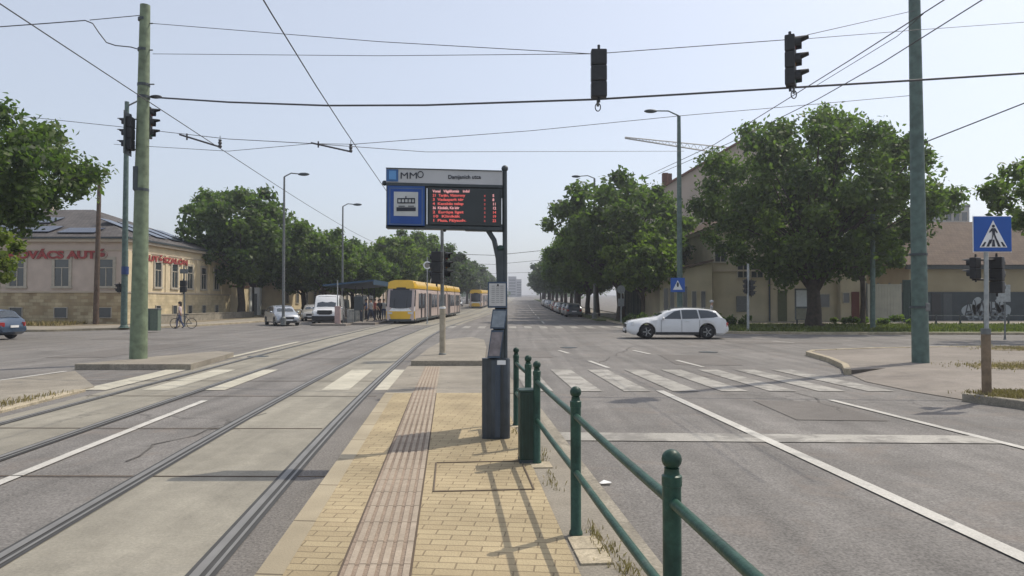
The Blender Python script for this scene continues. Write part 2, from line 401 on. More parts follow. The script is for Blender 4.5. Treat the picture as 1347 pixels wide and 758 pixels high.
# ------------------------------------------------------------------ markings
strip('lane_line', lambda y: cN(y)-1.98-.05, lambda y: cN(y)-1.98+.07, -4, 12.3, .006, paint, 2)
strip('lane_line', lambda y: 3.75-.062*y-.075, lambda y: 3.75-.062*y+.075, -4, 13.7, .006, paint, 3)
strip('lane_line', lambda y: 6.9-.1*y-.06, lambda y: 6.9-.1*y+.06, -4, 12.4, .006, paint, 3)
mb = MB(); mb.quad((.62, 8.75, .004), (6.0, 8.55, .004), (6.0, 9.05, .004), (.6, 9.3, .004)); tag(mb.build('stop_line', paint_worn), kind='structure')
for i in range(8):                                     # right carriageway zebra
    x = .55+.95*i
    strip('zebra_stripe', lambda y: x-.056*(y-13.6)-.26, lambda y: x-.056*(y-13.6)+.26, 13.6, 18.0, .005, paint_worn, 5)
for x in (-8.3, -7.05, -5.95, -3.5, -2.45):           # tram side zebra
    strip('zebra_stripe', lambda y: x-.085*(y-13.8)-.27, lambda y: x-.085*(y-13.8)+.27, 13.8, 18.0, .005, paint_tan, 5)
for i in range(12):                                    # far zebra
    x = -4.2+1.06*i
    strip('zebra_stripe', x-.25, x+.25, 46.3, 50.0, .0065, paint_worn, 5)
for (u, v, u2, v2, wd) in ((735, 461, 748, 465, .12), (775, 475, 800, 484, .12), (833, 461, 855, 466, .12), (890, 474, 925, 483, .12), (1015, 449, 1045, 451, .12)):
    a = at(u, v, 1); b = at(u2, v2, 1)
    a = Vector((a.x, 1, 0))*(CAM_Z/(CAM_Z-a.z)); b = Vector((b.x, 1, 0))*(CAM_Z/(CAM_Z-b.z))
    n_ = (b-a).cross(Vector((0, 0, 1))).normalized()*wd/2; z = Vector((0, 0, .005))
    mb = MB(); mb.quad(a-n_+z, b-n_+z, b+n_+z, a+n_+z); tag(mb.build('lane_dash', paint), kind='structure')
strip('lane_line', lambda y: -11.6+.06*(y-12)-.07, lambda y: -11.6+.06*(y-12)+.07, 4, 17.6, .006, paint, 3)
for i in range(9):
    y = 56+i*14; strip('lane_dash', lambda y: 1.9+.012*y-.07, lambda y: 1.9+.012*y+.07, y, y+5, .006, paint, 5)

repair = groundmat('asphalt_repair', (.15, .138, .127), grain=.3, patch=.1, grainscale=60)
tyre = groundmat('tyre_darkened', (.145, .134, .124), grain=.3, patch=.25, grainscale=45, patchscale=1.0)
for pts in ([(4.6, 19.5), (6.4, 19.3), (6.7, 23), (4.9, 23.3)], [(-.2, 22.2), (1.3, 22.1), (1.2, 25), (-.3, 25.1)], [(-14.8, 22), (-12.9, 22), (-13.1, 29), (-15, 29.2)], [(9.5, 30), (14, 29.4), (14.2, 31), (9.7, 31.6)], [(-20, 33), (-16, 32.6), (-15.8, 34.2), (-19.8, 34.7)], [(4.2, 10.3), (5.5, 10.2), (5.45, 12.2), (4.25, 12.3)]):
    mb = MB(); mb.quad(*[(x, y, .0015) for x, y in pts]); tag(mb.build('asphalt_repair', repair), kind='structure')
rs_ = random.Random(12)
mb = MB()
for x0, y0, dx, dy, n_ in ((5.2, 11, .12, .45, 12), (-14, 24, .6, .2, 22), (2.5, 20, .25, .7, 18), (8.2, 26, .7, -.15, 20), (-4.2, 7.6, .02, .5, 12), (-8, 24, .45, .5, 14), (6.4, 7.4, .5, .1, 6)):
    p = Vector((x0, y0, .0035)); pts = [p.copy()]
    for k in range(n_):
        p = p+Vector((dx*.6+rs_.uniform(-.16, .16), dy*.6+rs_.uniform(-.16, .16), 0)); pts.append(p.copy())
    for a, b in zip(pts, pts[1:]):
        d = (b-a).normalized(); n2 = Vector((-d.y, d.x, 0))*rs_.uniform(.008, .018); mb.quad(a-n2, b-n2, b+n2, a+n2)
tag(mb.build('sealed_cracks', mat('old_bitumen', (.095, .088, .08), .85)), kind='structure')
# ------------------------------------------------------------------ brick stop platform
PZ = .15
eL = lambda y: -1.12-.09*y
eR = lambda y: 1.13-.076*y
eB = lambda y: .70-.0745*y
strip('platform', lambda y: eL(y)+.16, eB, -4, 12.2, PZ, bricks, 4)
kerbblk = brickmat('kerb_blocks', (.40, .345, .25), (.34, .29, .205), (.16, .13, .09), 9.0, .98, ms=.012, offset=0, rot=radians(5.15), bump=.5)
strip('platform_kerb', eL, lambda y: eL(y)+.16, -4, 12.2, PZ+.002, kerbblk, .98, side=.2)
strip('platform_edging', eB, eR, -4, 12.2, PZ-.01, conc, 4, side=.2)
strip('platform_edging', lambda y: eR(y), lambda y: eR(y)+.13, -4, 12.2, PZ-.045, kerbdark, 4, side=.2)
# ramp down to the crossing
mb = MB(); mb.add([(eL(12.2), 12.2, PZ), (eR(12.2), 12.2, PZ), (eR(18.9), 18.9, .02), (eL(18.9), 18.9, .02), (eL(12.2), 12.2, -.02), (eR(12.2), 12.2, -.02), (eL(18.9), 18.9, -.02), (eR(18.9), 18.9, -.02)],
                  [(0, 1, 2, 3), (0, 3, 6, 4), (1, 5, 7, 2)]); tag(mb.build('platform_ramp', conc), kind='structure')
# tactile strip: ribbed tiles, real ribs
tc_ = lambda y: -.79-.0905*(y-4)
def ramp_z(y): return PZ if y < 12.2 else PZ-(y-12.2)*.13/6.7
mb = MB()
Y0 = -1.0
k = 0
while Y0+k*.40 < 18.4:
    a, b = Y0+k*.40, Y0+k*.40+.392
    for j in range(6):
        for q, (o0, o1, h) in enumerate(((0, .028, .004), (.028, .067, .011))):
            x0 = -.2+j*.0667+o0; x1 = -.2+j*.0667+o1
            za, zb_ = ramp_z(a)+h, ramp_z(b)+h
            mb.cur = 1-q
            mb.quad((tc_(a)+x0, a, za), (tc_(a)+x1, a, za), (tc_(b)+x1, b, zb_), (tc_(b)+x0, b, zb_))
            if q: 
                for x in (x0, x1): mb.quad((tc_(a)+x, a, za), (tc_(b)+x, b, zb_), (tc_(b)+x, b, zb_-.007), (tc_(a)+x, a, za-.007))
    k += 1
tag(mb.build('tactile_strip', [tactile, groove]), kind='structure')
mb = MB(); mb.quad((tc_(-1)-.215, -1, PZ+.002), (tc_(-1)+.215, -1, PZ+.002), (tc_(12.2)+.215, 12.2, PZ+.002), (tc_(12.2)-.215, 12.2, PZ+.002)); tag(mb.build('tactile_bed', joint), kind='structure')
# inspection cover frame in the bricks
cv = [(-.75, 6.55), (-.27+.9, 6.48), ]
t = thing('inspection_cover', 'rectangular brick-filled inspection cover frame sunk in the platform', 'cover', (-.28, 6.38, PZ))
mb = MB()
for a, b in (((-.5, -.5), (.5, -.5)), ((.5, -.5), (.5, .5)), ((.5, .5), (-.5, .5)), ((-.5, .5), (-.5, -.5))):
    mb.tube([(a[0]*.84, a[1]*1.05, .002), (b[0]*.84, b[1]*1.05, .002)], .009, 6)
fr_ = mb.build('cover_frame', mat('cover_iron', (.13, .1, .07), .8), t); t.rotation_euler = (0, 0, radians(5))
# railing post pads and broken mortar beside the railing
rl = lambda y: .435-.0908*(y-4.77)
mb = MB()
for y in (2.72, 4.6, 4.35, 6.8, 8.95): mb.box((rl(y)+.03, y, PZ-.006), (.2, .24, .02), rz=radians(5), bev=.004)
tag(mb.build('post_pad', kerbm), kind='structure')

# ------------------------------------------------------------------ islands, pavements, verges
slab('traffic_island', [(-2.72, 19.0), (-.75, 19.0), (-.9, 24.5), (-1.2, 30), (-1.9, 32.5), (-2.9, 30), (-2.9, 24)], .15, .17, conc)
kerbline('traffic_island_kerb', [(-2.74, 19.02), (-.73, 19.02)], .2, -.02, .162, kerbdark)
slab('traffic_island', [(-11.3, 18.1), (-8.35, 18.1), (-8.55, 19.8), (-8.95, 22.4), (-9.7, 23.0), (-10.6, 20.6)], .14, .16, conc)
kerbline('traffic_island_kerb', [(-11.3, 18.1), (-8.3, 18.1)], .18, -.02, .15, kerbdark)
slab('traffic_island', [(-14.7, 50.7), (-12.1, 50.7), (-12.2, 53), (-14.5, 53)], .14, .16, pinkconc)
slab('traffic_island_surface', [(-12.4, -6), (-6.95, -6), (-7.35, 2), (-7.75, 6.5), (-8.15, 11), (-8.45, 13.6), (-8.5, 14.2), (-10.9, 17.4), (-11.4, 14), (-11.9, 8)], .03, .05, conc)
kerbline('tram_side_kerb', [(-6.9, -6), (-7.3, 2), (-7.72, 6.5), (-8.12, 11), (-8.42, 13.6)], .2, -.02, .045, kerbm)
smx = smoothf([(10, -8.3), (13.6, -8.5), (18, -8.72), (25, -9.15), (31, -9.5), (40, -10)], 2)
strip('edge_band', lambda y: smx(y)-.1, lambda y: smx(y)+.12, 13.4, 31, .007, paint_tan, 3)
# right pavement corner: nose, dropped kerb, then normal kerb
nose = [(11.2, 24.1), (10.3, 23.7), (9.8, 22.9), (9.62, 21.8), (9.35, 20.3), (8.8, 18.3), (8.15, 16.8)]
drop = [(8.15, 16.8), (7.75, 15.3), (7.8, 13.6), (8.05, 12.3)]
near = [(8.05, 12.3), (8.4, 11.4), (8.55, 10), (8.6, 6), (8.7, -6)]
far = [(11.2, 24.1), (13, 24.9), (16, 25.6), (30, 27), (80, 29)]
dropin = [(9.3, 17.3), (9.0, 15.3), (9.0, 13.6), (9.1, 12.3)]
mb = MB()
for i in range(3):
    a, b, c_, d2 = drop[i], drop[i+1], dropin[i+1], dropin[i]; mb.quad((*a, .006), (*b, .006), (*c_, .11), (*d2, .11))
mb.add([(8.15, 16.8, .006), (9.3, 17.3, .11), (8.15, 16.8, .11)], [(0, 1, 2)]); mb.add([(8.05, 12.3, .006), (9.1, 12.3, .11), (8.05, 12.3, .11)], [(0, 1, 2)])
tag(mb.build('dropped_kerb', pinkconc), kind='structure')
poly = list(reversed(near))+list(reversed(dropin))+list(reversed(nose))+far[1:]+[(80, -6)]
slab('pavement', poly, .11, .14, pinkconc)
kerbline('kerb', [(x-.06, y) for x, y in nose], .16, -.02, .135, kerbm)
kerbline('kerb', [(x-.06, y) for x, y in near], .16, -.02, .135, kerbdark)
kerbline('kerb', [(x, y+.06) for x, y in far], .16, -.02, .135, kerbm)
slab('dry_grass_patch', [(11.5, 17.3), (13.2, 16.6), (16, 16.2), (22, 15.8), (22, 19.5), (17, 19.6), (13.3, 19.0), (11.9, 18.3)], .118, .02, soil)
slab('dry_grass_patch', [(16.5, 23.8), (19, 23.0), (28, 22.6), (28, 26.6), (20, 26.3), (17, 25)], .118, .02, soil)
# far side of the cross street, right: verge with kerb, footpath at the walls
slab('verge', [(8.6, 51), (9.0, 46), (10.2, 42), (12.5, 39.5), (17, 38.4), (40, 37.6), (110, 36), (110, 52), (26, 52), (20, 52.3), (12.5, 54), (11, 62), (8.9, 62)], .10, .13, grassm)
kerbline('kerb', [(8.5, 62), (8.5, 51), (8.9, 46), (10.1, 42), (12.4, 39.4), (17, 38.3), (40, 37.5), (110, 35.9)], .18, -.02, .13, kerbm)
slab('pavement', [(8.9, 62), (11, 62), (12.5, 54), (20, 52.3), (26, 52), (110, 52), (110, 62), (13, 64), (13, 300), (8.9+2, 300)], .105, .12, conc)
strip('verge', lambda y: 6.9+.011*y, lambda y: 9.0+.011*y, 62, 330, .11, grassm, 20, side=.13)
# left: pavement in front of the shop and along the street
slab('pavement', [(-120, 38), (-60, 39.5), (-34, 40.5), (-28, 42), (-24.6, 45), (-22.6, 50), (-21.6, 56), (-21.2, 70), (-19, 200), (-26, 200), (-30, 72), (-30, 51.9), (-120, 51.9)], .11, .14, conc)
kerbline('kerb', [(-120, 37.9), (-60, 39.4), (-34, 40.4), (-28, 41.9), (-24.6, 44.9), (-22.5, 50), (-21.5, 56), (-21.1, 70), (-18.9, 200)], .18, -.02, .13, kerbm)
slab('verge', [(-60, 47), (-31, 47.5), (-27.5, 50), (-25.3, 53), (-25, 70), (-26.2, 70), (-26.6, 54), (-29, 51), (-60, 51)], .125, .02, soil)
# far tram stop platform
slab('stop_platform', [(-12.1, 52.6), (-10.35, 52.6), (-10.3, 66), (-9.5, 90), (-11.8, 95), (-13.2, 66)], .16, .19, pinkconc)

# ------------------------------------------------------------------ vehicles
def interp(xs, x): return float(np.interp(x, [p[0] for p in xs], [p[1] for p in xs]))
def car(label, cat, loc, rz, L, W, top, belt, cab, wheels, rw, m, group=None, name='parked_car', wins=None, roofw=.78, lower=None, gc=.2, rear_slant=None, glass=None):
    """x forward; s measured from the nose. top/belt: (s,z) tables; cab=(cowl, roof_front, roof_rear, tail)"""
    t = thing(name, label, cat, loc, rz, group)
    hw = W/2
    ss = set(np.round(np.linspace(0, L, 34), 3))
    for xw in wheels:
        for k in range(-6, 7): ss.add(round(xw+(rw+.07)*sin(pi/2*k/6), 3))
    for c_ in cab: ss.add(round(c_, 3))
    ss = sorted(x for x in ss if 0 <= x <= L)
    def halfw(s):
        return hw*(1-.22*max(0, 1-s/.55)**2.2-.14*max(0, 1-(L-s)/.5)**2.2)
    def sec(s):
        z1 = interp(top, s); sh = min(interp(belt, s), z1-.05); c = max(0, min(1, (z1-sh)/.38)); h = halfw(s)
        ty = (.86*h)*(1-c)+(roofw*hw)*c
        zb = gc+(.13*max(0, 1-s/.3))+(.16*max(0, 1-(L-s)/.3)); arch = 0
        for xw in wheels:
            d = abs(s-xw); R = rw+.07
            if d < R: zb = max(zb, rw+sqrt(R*R-d*d)); arch = 1
        za = zb+.08 if not arch else zb+.02
        zmid = max(za+.03, .62*sh)
        return [(0, zb), (.9*h, zb), (.985*h, za), (h, zmid), (.965*h, sh), (ty, z1-.05 if c < .5 else z1-.07), (ty*.82, z1-.012), (0, z1+.012)]
    mb = MB(); n = 8; vs = []
    for s in ss:
        q = sec(s)
        vs += [(L/2-s, y, z) for y, z in q]+[(L/2-s, -y, z) for y, z in reversed(q[1:-1])]
    k = 14; fs = []
    for j in range(len(ss)-1):
        for i in range(k): a = j*k+i; b = j*k+(i+1) % k; fs.append((a, b, b+k, a+k))
    fs += [tuple(range(k)), tuple(range((len(ss)-1)*k, len(ss)*k))]
    mb.add(vs, fs); mb.build('body', m, t, angle=radians(38))
    mb = MB(); mb.box((0, 0, rw*.9+.12), (L-.55, W*.72, rw*1.0)); mb.build('chassis', black, t)
    if lower:
        for sg in (-1, 1):
            MB().box((L/2-(wheels[0]+wheels[1])/2, sg*(hw+.004), gc+.07), (wheels[1]-wheels[0]-2*rw-.16, .03, .13), bev=.01).build('sill', lower, t)
    def side_y(s, z):
        q = sec(s); (y0, z0), (y1, z1) = q[4], q[5]
        return y0+(y1-y0)*max(-.2, min(1.1, (z-z0)/max(z1-z0, .01)))
    if wins:
        for wn in wins:
            for sg in (1, -1):
                mb = MB(); mb.prism([(L/2-s, sg*(side_y(s, z)+.006), z) for s, z in wn], (0, sg*.006, 0)); mb.build('side_window', glass or carglass, t)
    def shield(name, sa, sb, inset):
        za, zb_ = interp(top, sa)+.0, interp(top, sb)
        ya, yb = sec(sa)[6][0]*.98, sec(sb)[6][0]*.95
        pa, pb = Vector((L/2-sa, 0, za)), Vector((L/2-sb, 0, zb_)); d = (pb-pa)
        nrm = Vector((d.z, 0, -d.x)); nrm = nrm.normalized()*(1 if nrm.z > 0 else -1)
        a = pa+d*inset; b = pb-d*inset*.8; o = nrm*.022
        mb = MB(); mb.prism([a+o+Vector((0, -ya, -.02)), a+o+Vector((0, 0, .015)), a+o+Vector((0, ya, -.02)), b+o+Vector((0, yb, -.015)), b+o+Vector((0, 0, .015)), b+o+Vector((0, -yb, -.015))], nrm*.006)
        mb.build(name, glass or carglass, t)
    shield('windscreen', cab[0], cab[1], .06); shield('rear_window', cab[3], cab[2], .1)
    zh = interp(top, .12)
    for sg in (1, -1):
        MB().prism([(L/2-.10, sg*hw*.52, zh-.2), (L/2-.08, sg*hw*.5, zh-.08), (L/2-.34, sg*hw*.9, zh-.03), (L/2-.30, sg*hw*.93, zh-.15)], (.045, sg*.025, 0)).build('headlight', lampglass, t)
        zt = min(interp(belt, L-.1), interp(top, L-.05)-.05)
        MB().box((-L/2+.1, sg*hw*.76, zt-.1), (.16, .24, .2), bev=.02, rz=-sg*.5).build('tail_lamp', redlamp, t)
    MB().box((L/2+.005, 0, zh-.2), (.05, W*.42, .16), bev=.01).build('grille', black, t)
    MB().box((L/2+.02, 0, gc+.13), (.05, W*.62, .13), bev=.015).build('lower_grille', black, t)
    MB().box((L/2+.045, 0, gc+.22), (.015, .5, .11)).build('number_plate', plate, t)
    MB().box((-L/2-.012, 0, .62), (.02, .5, .11)).build('number_plate', plate, t)
    for sg in (1, -1):
        mb = MB(); mb.sphere((L/2-cab[0]-.28, sg*(hw+.1), interp(belt, cab[0]+.3)+.07), .1, 10, (.7, 1.1, .75)); mb.box((L/2-cab[0]-.28, sg*(hw-.0), interp(belt, cab[0]+.3)+.02), (.06, .14, .03)); mb.build('mirror', m, t, smooth=True)
        for xw in wheels:
            wv = bpy.data.objects.new('wheel', bpy.data.meshes['tyre'] if 'tyre' in bpy.data.meshes else _tyre()); C.objects.link(wv); wv.parent = t
            wv.location = (L/2-xw, sg*(hw-.1), rw); wv.scale = (rw, 1 if sg > 0 else -1, rw)
            rv = bpy.data.objects.new('rim', bpy.data.meshes['rimmesh'] if 'rimmesh' in bpy.data.meshes else _rim()); C.objects.link(rv); rv.parent = wv
    return t
def _tyre():
    mb = MB(); mb.lathe([(.62, -.08), (.95, -.1), (1.0, -.07), (1.0, .07), (.95, .1), (.62, .085)], n=28, axis='Y'); return mb.mesh('tyre', rubber, smooth=True)
def _rim():
    mb = MB(); mb.lathe([(.66, .05), (.64, .095), (.6, .06), (.58, .03), (.12, .045), (.1, .07)], n=28, axis='Y')
    mb.lathe([(.6, .02), (.58, .05)], n=20, axis='Y')
    for k in range(5):
        a = 2*pi*k/5; mb.box((.35*cos(a), .085, .35*sin(a)), (.5, .03, .13), tilt=Matrix.Rotation(-a, 3, 'Y'))
    return mb.mesh('rimmesh', rimm)
whitecar = mat('white_car_paint', (.62, .63, .64), .22, 0, .03, 2, coat=.6)
silvercar = mat('silver_car_paint', (.38, .4, .43), .28, .5, .03, 2, coat=.5)
greycar = mat('grey_car_paint', (.12, .13, .15), .28, .4, .03, 2, coat=.5)
bluecar = mat('blue_grey_car_paint', (.05, .08, .13), .28, .3, .03, 2, coat=.5)
darkcar = mat('black_car_paint', (.02, .021, .024), .25, .1, .03, 2, coat=.5)
beigecar = mat('beige_car_paint', (.42, .4, .36), .28, .3, .03, 2, coat=.5)
redcar = mat('red_car_paint', (.22, .03, .025), .28, .1, .03, 2, coat=.5)
# white estate car crossing (faces left)
ET = [(0, .62), (.04, .8), (.25, .89), (.8, .985), (1.25, 1.04), (1.4, 1.07), (1.95, 1.35), (2.3, 1.44), (2.8, 1.48), (3.5, 1.475), (4.05, 1.42), (4.3, 1.36), (4.62, 1.02), (4.78, .93), (4.85, .6)]
EB = [(0, .5), (1.3, .9), (2.0, .93), (4.2, 1.02), (4.85, 1.0)]
EW = [[(1.72, .965), (2.28, 1.33), (2.55, 1.385), (2.57, .965)], [(2.63, .965), (2.61, 1.39), (3.35, 1.40), (3.42, .985)], [(3.49, .99), (3.42, 1.39), (3.85, 1.365), (4.25, 1.24), (4.34, 1.08), (4.1, 1.03)]]
est = car('white estate car with dark windows crossing the junction, seen side on', 'car', (8.0, 34.3, 0), radians(178), 4.85, 1.85, ET, EB, (1.42, 2.2, 4.28, 4.62), (.95, 3.82), .34, whitecar, name='estate_car', wins=EW, lower=black)
for sg in (1, -1): MB().tube([(2.425-2.3, sg*.66, 1.49), (2.425-2.45, sg*.66, 1.525), (2.425-3.9, sg*.66, 1.49), (2.425-4.05, sg*.66, 1.44)], .015, 6).build('roof_rail', dgrey, est)
for sg in (1, -1):
    for s, z in ((2.85, .86), (3.7, .9)): MB().box((2.425-s, sg*.935, z), (.2, .03, .03), bev=.008).build('door_handle', whitecar, est)
    for s in (1.62, 2.6, 3.45): MB().box((2.425-s, sg*.927, .62), (.012, .012, .6)).build('door_seam', dgrey, est)
# silver hatchback approaching
HT = [(0, .6), (.06, .74), (.4, .88), (.85, .98), (1.0, 1.02), (1.6, 1.38), (1.95, 1.47), (2.6, 1.49), (3.4, 1.43), (3.75, 1.36), (4.1, .98), (4.22, .92), (4.28, .6)]
HB = [(0, .5), (.95, .92), (4.28, .98)]
HW = [[(1.42, .97), (1.9, 1.34), (2.25, 1.39), (2.27, .97)], [(2.33, .97), (2.31, 1.395), (3.05, 1.37), (3.15, 1.0)], [(3.22, 1.01), (3.12, 1.36), (3.5, 1.30), (3.65, 1.06)]]
hatch = lambda label, loc, rz, m, group=None, name='parked_car': car(label, 'car', loc, rz, 4.28, 1.76, HT, HB, (1.0, 1.75, 3.72, 4.08), (.8, 3.45), .31, m, group, name, HW)
hatch('silver hatchback driving towards the junction ahead of the white van', (-17.3, 52.3, G(52)), radians(-58), silvercar, name='hatchback_car')
# white van with black bumper
VT = [(0, .75), (.05, 1.0), (.3, 1.14), (.85, 1.26), (1.0, 1.3), (1.7, 2.1), (1.95, 2.24), (2.5, 2.3), (5.2, 2.3), (5.32, 2.2), (5.4, 1.2), (5.45, .7)]
VB = [(0, .6), (1.0, 1.16), (5.45, 1.2)]
VW = [[(1.35, 1.22), (1.85, 1.95), (2.35, 1.98), (2.35, 1.2)]]
van = car('white van with black front bumper approaching between the trees and the far stop', 'van', (-14.6, 55.5, G(56)), radians(-82), 5.45, 2.05, VT, VB, (1.0, 1.85, 5.3, 5.4), (.95, 4.1), .35, whitecar, name='delivery_van', wins=VW, roofw=.86)
MB().box((2.73, 0, .48), (.16, 1.9, .36), bev=.05).build('bumper', black, van)
MB().box((2.70, 0, .95), (.1, 1.1, .28), bev=.03).build('radiator_grille', black, van)
hatch('grey hatchback following behind the silver one under the trees', (-18.0, 63, G(63)), radians(-80), beigecar, name='hatchback_car')
car('dark van waiting in the shade to the left of the white van', 'van', (-17.6, 70, G(70)), radians(-84), 5.2, 2.0, [(0, .7), (.05, .95), (.8, 1.15), (1.5, 1.85), (1.9, 1.95), (5.0, 1.95), (5.15, 1.2), (5.2, .7)], [(0, .6), (1, 1.05), (5.2, 1.1)], (.85, 1.6, 5.05, 5.15), (.9, 4.0), .34, darkcar, name='dark_van', wins=[[(1.3, 1.12), (1.7, 1.7), (2.3, 1.75), (2.3, 1.1)], [(2.4, 1.1), (2.4, 1.75), (4.8, 1.75), (4.8, 1.12)]], roofw=.88)
hatch('blue grey hatchback leaving at the left border of the junction', (-25.75, 33.2, 0), radians(176), bluecar, name='hatchback_car')
# row of parked cars along the right kerb
PT = [(0, .6), (.06, .72), (.5, .86), (1.05, .95), (1.2, .99), (1.85, 1.34), (2.2, 1.44), (2.9, 1.46), (3.7, 1.4), (3.95, 1.33), (4.3, 1.0), (4.42, .92), (4.5, .6)]
cols = [(greycar, 'dark grey'), (silvercar, 'silver'), (darkcar, 'black'), (silvercar, 'silver'), (whitecar, 'white'), (redcar, 'red'), (beigecar, 'beige'), (bluecar, 'blue grey'), (greycar, 'dark grey'), (whitecar, 'white'), (silvercar, 'silver'), (darkcar, 'black'), (whitecar, 'white'), (beigecar, 'beige')]
protos = {}
ordn = ['nearest', 'second', 'third', 'fourth', 'fifth', 'sixth', 'seventh', 'eighth', 'ninth', 'tenth', 'eleventh', 'twelfth', 'thirteenth', 'farthest']
for i, (m_, cn) in enumerate(cols):
    y = 77+i*6.3+(i % 3)*.5; x = 5.9+.011*y
    lb = f'{cn} car, {ordn[i]} in the row parked along the right kerb under the street trees'
    if m_.name in protos: dup(protos[m_.name], (x, y, G(y)), radians(-90.5), lb)
    else: protos[m_.name] = hatch(lb, (x, y, G(y)), radians(89), m_, 'cars parked along the right kerb')
for i, (x, y) in enumerate(((-11.8, 118), (-12, 132), (-11.5, 150))):
    dup(protos[('black_car_paint', 'white_car_paint', 'silver_car_paint')[i]], (x, y, G(y)), radians(-89), ('black', 'white', 'silver')[i]+' car on the left carriageway far beyond the yellow trams')['group'] = 'cars far up the left carriageway'

# ------------------------------------------------------------------ trams
tyel = mat('tram_yellow', (.74, .45, .03), .35, 0, .06, 1.5, coat=.3)
tcream = mat('tram_cream_side', (.50, .41, .38), .45, 0, .1, 1.2)
tdark = mat('tram_dark_band', (.045, .035, .04), .3, 0, .2, 2)
def tram(label, path, y0, length, zoff, nm='tram', n=5, lod=1):
    """low floor tram following its track, nose at y0 facing the camera"""
    p0 = Vector((path(y0), y0, G(y0)))
    t = thing(nm, label, 'tram', p0)
    hw = 1.2; segs = [length/n]*n
    def P(y, dx, z):
        dy = .5; sl_ = (path(y+dy)-path(y-dy))/(2*dy); nrm = Vector((1, -sl_, 0)).normalized()
        return Vector((path(y), y, G(y)+z))+nrm*dx-p0
    y = y0
    for k in range(n):
        a = y+(.0 if k == 0 else .28); b = y+segs[k]-.28
        st = np.linspace(a, b, 5)
        def loft(name, sec, m, st_=st, nose=None):
            mb = MB(); kk = len(sec); vs = []
            for j, yy_ in enumerate(st_):
                for (x, z) in sec:
                    f = 1.0; dyn = 0
                    if k == 0 and nose: 
                        d = yy_-y0; f = 1-.12*max(0, 1-d/1.1)**2; dyn = nose*max(0, (z-1.0)/2.3)*max(0, 1-d/1.6)
                    vs.append(P(yy_+dyn, x*f, z))
            fs = [(j*kk+i, j*kk+(i+1) % kk, (j+1)*kk+(i+1) % kk, (j+1)*kk+i) for j in range(len(st_)-1) for i in range(kk)]
            fs += [tuple(range(kk)), tuple(range((len(st_)-1)*kk, len(st_)*kk))]
            mb.add(vs, fs); return mb.build(name, m, t, angle=radians(40))
        sg_ = np.array([0, .25, .6, 1.1, 1.6])+a if k == 0 else None
        full = np.concatenate([sg_, np.linspace(a+2.5, b, 4)]) if k == 0 else st
        body = [(-hw, .28), (-hw*1.0, 1.25), (-hw*1.0, 2.5), (-hw*.94, 2.78), (hw*.94, 2.78), (hw, 2.5), (hw, 1.25), (hw, .28)]
        sec_ = loft('car_section', body, tcream, full, .65)
        # roof fairing, yellow, slightly rounded
        roof = [(-hw*.99, 2.79), (-hw*1.0, 3.0), (-hw*.86, 3.38), (-hw*.5, 3.47), (hw*.5, 3.47), (hw*.86, 3.38), (hw*1.0, 3.0), (hw*.99, 2.79)]
        if k == 0: loft('roof_fairing', roof, tyel, np.concatenate([np.array([.0, .3, .7, 1.1, 1.7])+a-.02, np.linspace(a+2.5, b, 4)]), .55)
        else: loft('roof_fairing', roof, tyel, st)
        # skirts
        for sg in (-1, 1):
            def panel(name, ya, yb, z0, z1, m, off):
                mb = MB(); A = [P(ya, sg*(hw+off), z0), P(yb, sg*(hw+off), z0), P(yb, sg*(hw+off), z1), P(ya, sg*(hw+off), z1)]
                nr = (P(ya, sg*(hw+off+.02), z0)-A[0]); mb.prism(A, nr); return mb.build(name, m, t)
            s0 = a+(1.7 if k == 0 else .35)
            L_ = b-s0-.3
            if k % 2 == 0:
                wn = [(0, .24, 0), (.27, .43, 1), (.47, .7, 0), (.74, .9, 1)]
            else: wn = [(0, .3, 1), (.35, .62, 0), (.68, .98, 0)]
            for (q0, q1, door) in wn:
                ya, yb = s0+L_*q0, s0+L_*q1
                if door:
                    dr = panel('door', ya, yb, .35, 2.45, tdark, .004); 
                    if lod: panel('door_leaf_gap', (ya+yb)/2-.02, (ya+yb)/2+.02, .36, 2.44, dgrey, .02)
                else: panel('window', ya, yb, 1.2, 2.4, carglass, .006)
            panel('yellow_skirt' if k else 'front_skirt', s0-(.2 if k else 1.2), b-.05, .22, .42, dgrey, -.01)
        if k < n-1:
            mb = MB(); yb_ = y+segs[k]
            prof = [(-hw*.93, .4), (-hw*.93, 2.75), (-hw*.6, 3.2), (hw*.6, 3.2), (hw*.93, 2.75), (hw*.93, .4)]
            vs = []
            zz = np.linspace(yb_-.3, yb_+.3, 7)
            for j, yy_ in enumerate(zz): vs += [P(yy_, x*(1 if j % 2 == 0 else .95), z) for x, z in prof]
            fs = [(j*6+i, j*6+(i+1) % 6, (j+1)*6+(i+1) % 6, (j+1)*6+i) for j in range(6) for i in range(6)]
            mb.add(vs, fs); mb.build('bellows', black, t)
        y += segs[k]
    # front: windscreen, yellow mask, headlights, destination display
    def fr(x, z, d=0):                     # point on the raked, rounded nose
        dn = .65*max(0, (z-1.0)/2.3) if z > 1 else 0
        return P(y0+dn-.03-d+.22*(abs(x)/hw)**2*1.0, x*.95, z)
    def patch(name, x0, x1, z0, z1, m, d, nx=8, nz=4, zf=None):
        mb = MB(); vs = []
        for j in range(nz+1):
            for i in range(nx+1):
                x = x0+(x1-x0)*i/nx; zl = z0+(zf(x) if zf else 0); z = zl+(z1-zl)*j/nz; vs.append(fr(x, z, d))
        for j in range(nz+1):
            for i in range(nx+1):
                x = x0+(x1-x0)*i/nx; zl = z0+(zf(x) if zf else 0); z = zl+(z1-zl)*j/nz; vs.append(fr(x, z, d-.12))
        n_ = nx+1; N = n_*(nz+1)
        fs = [(j*n_+i, j*n_+i+1, (j+1)*n_+i+1, (j+1)*n_+i) for j in range(nz) for i in range(nx)]
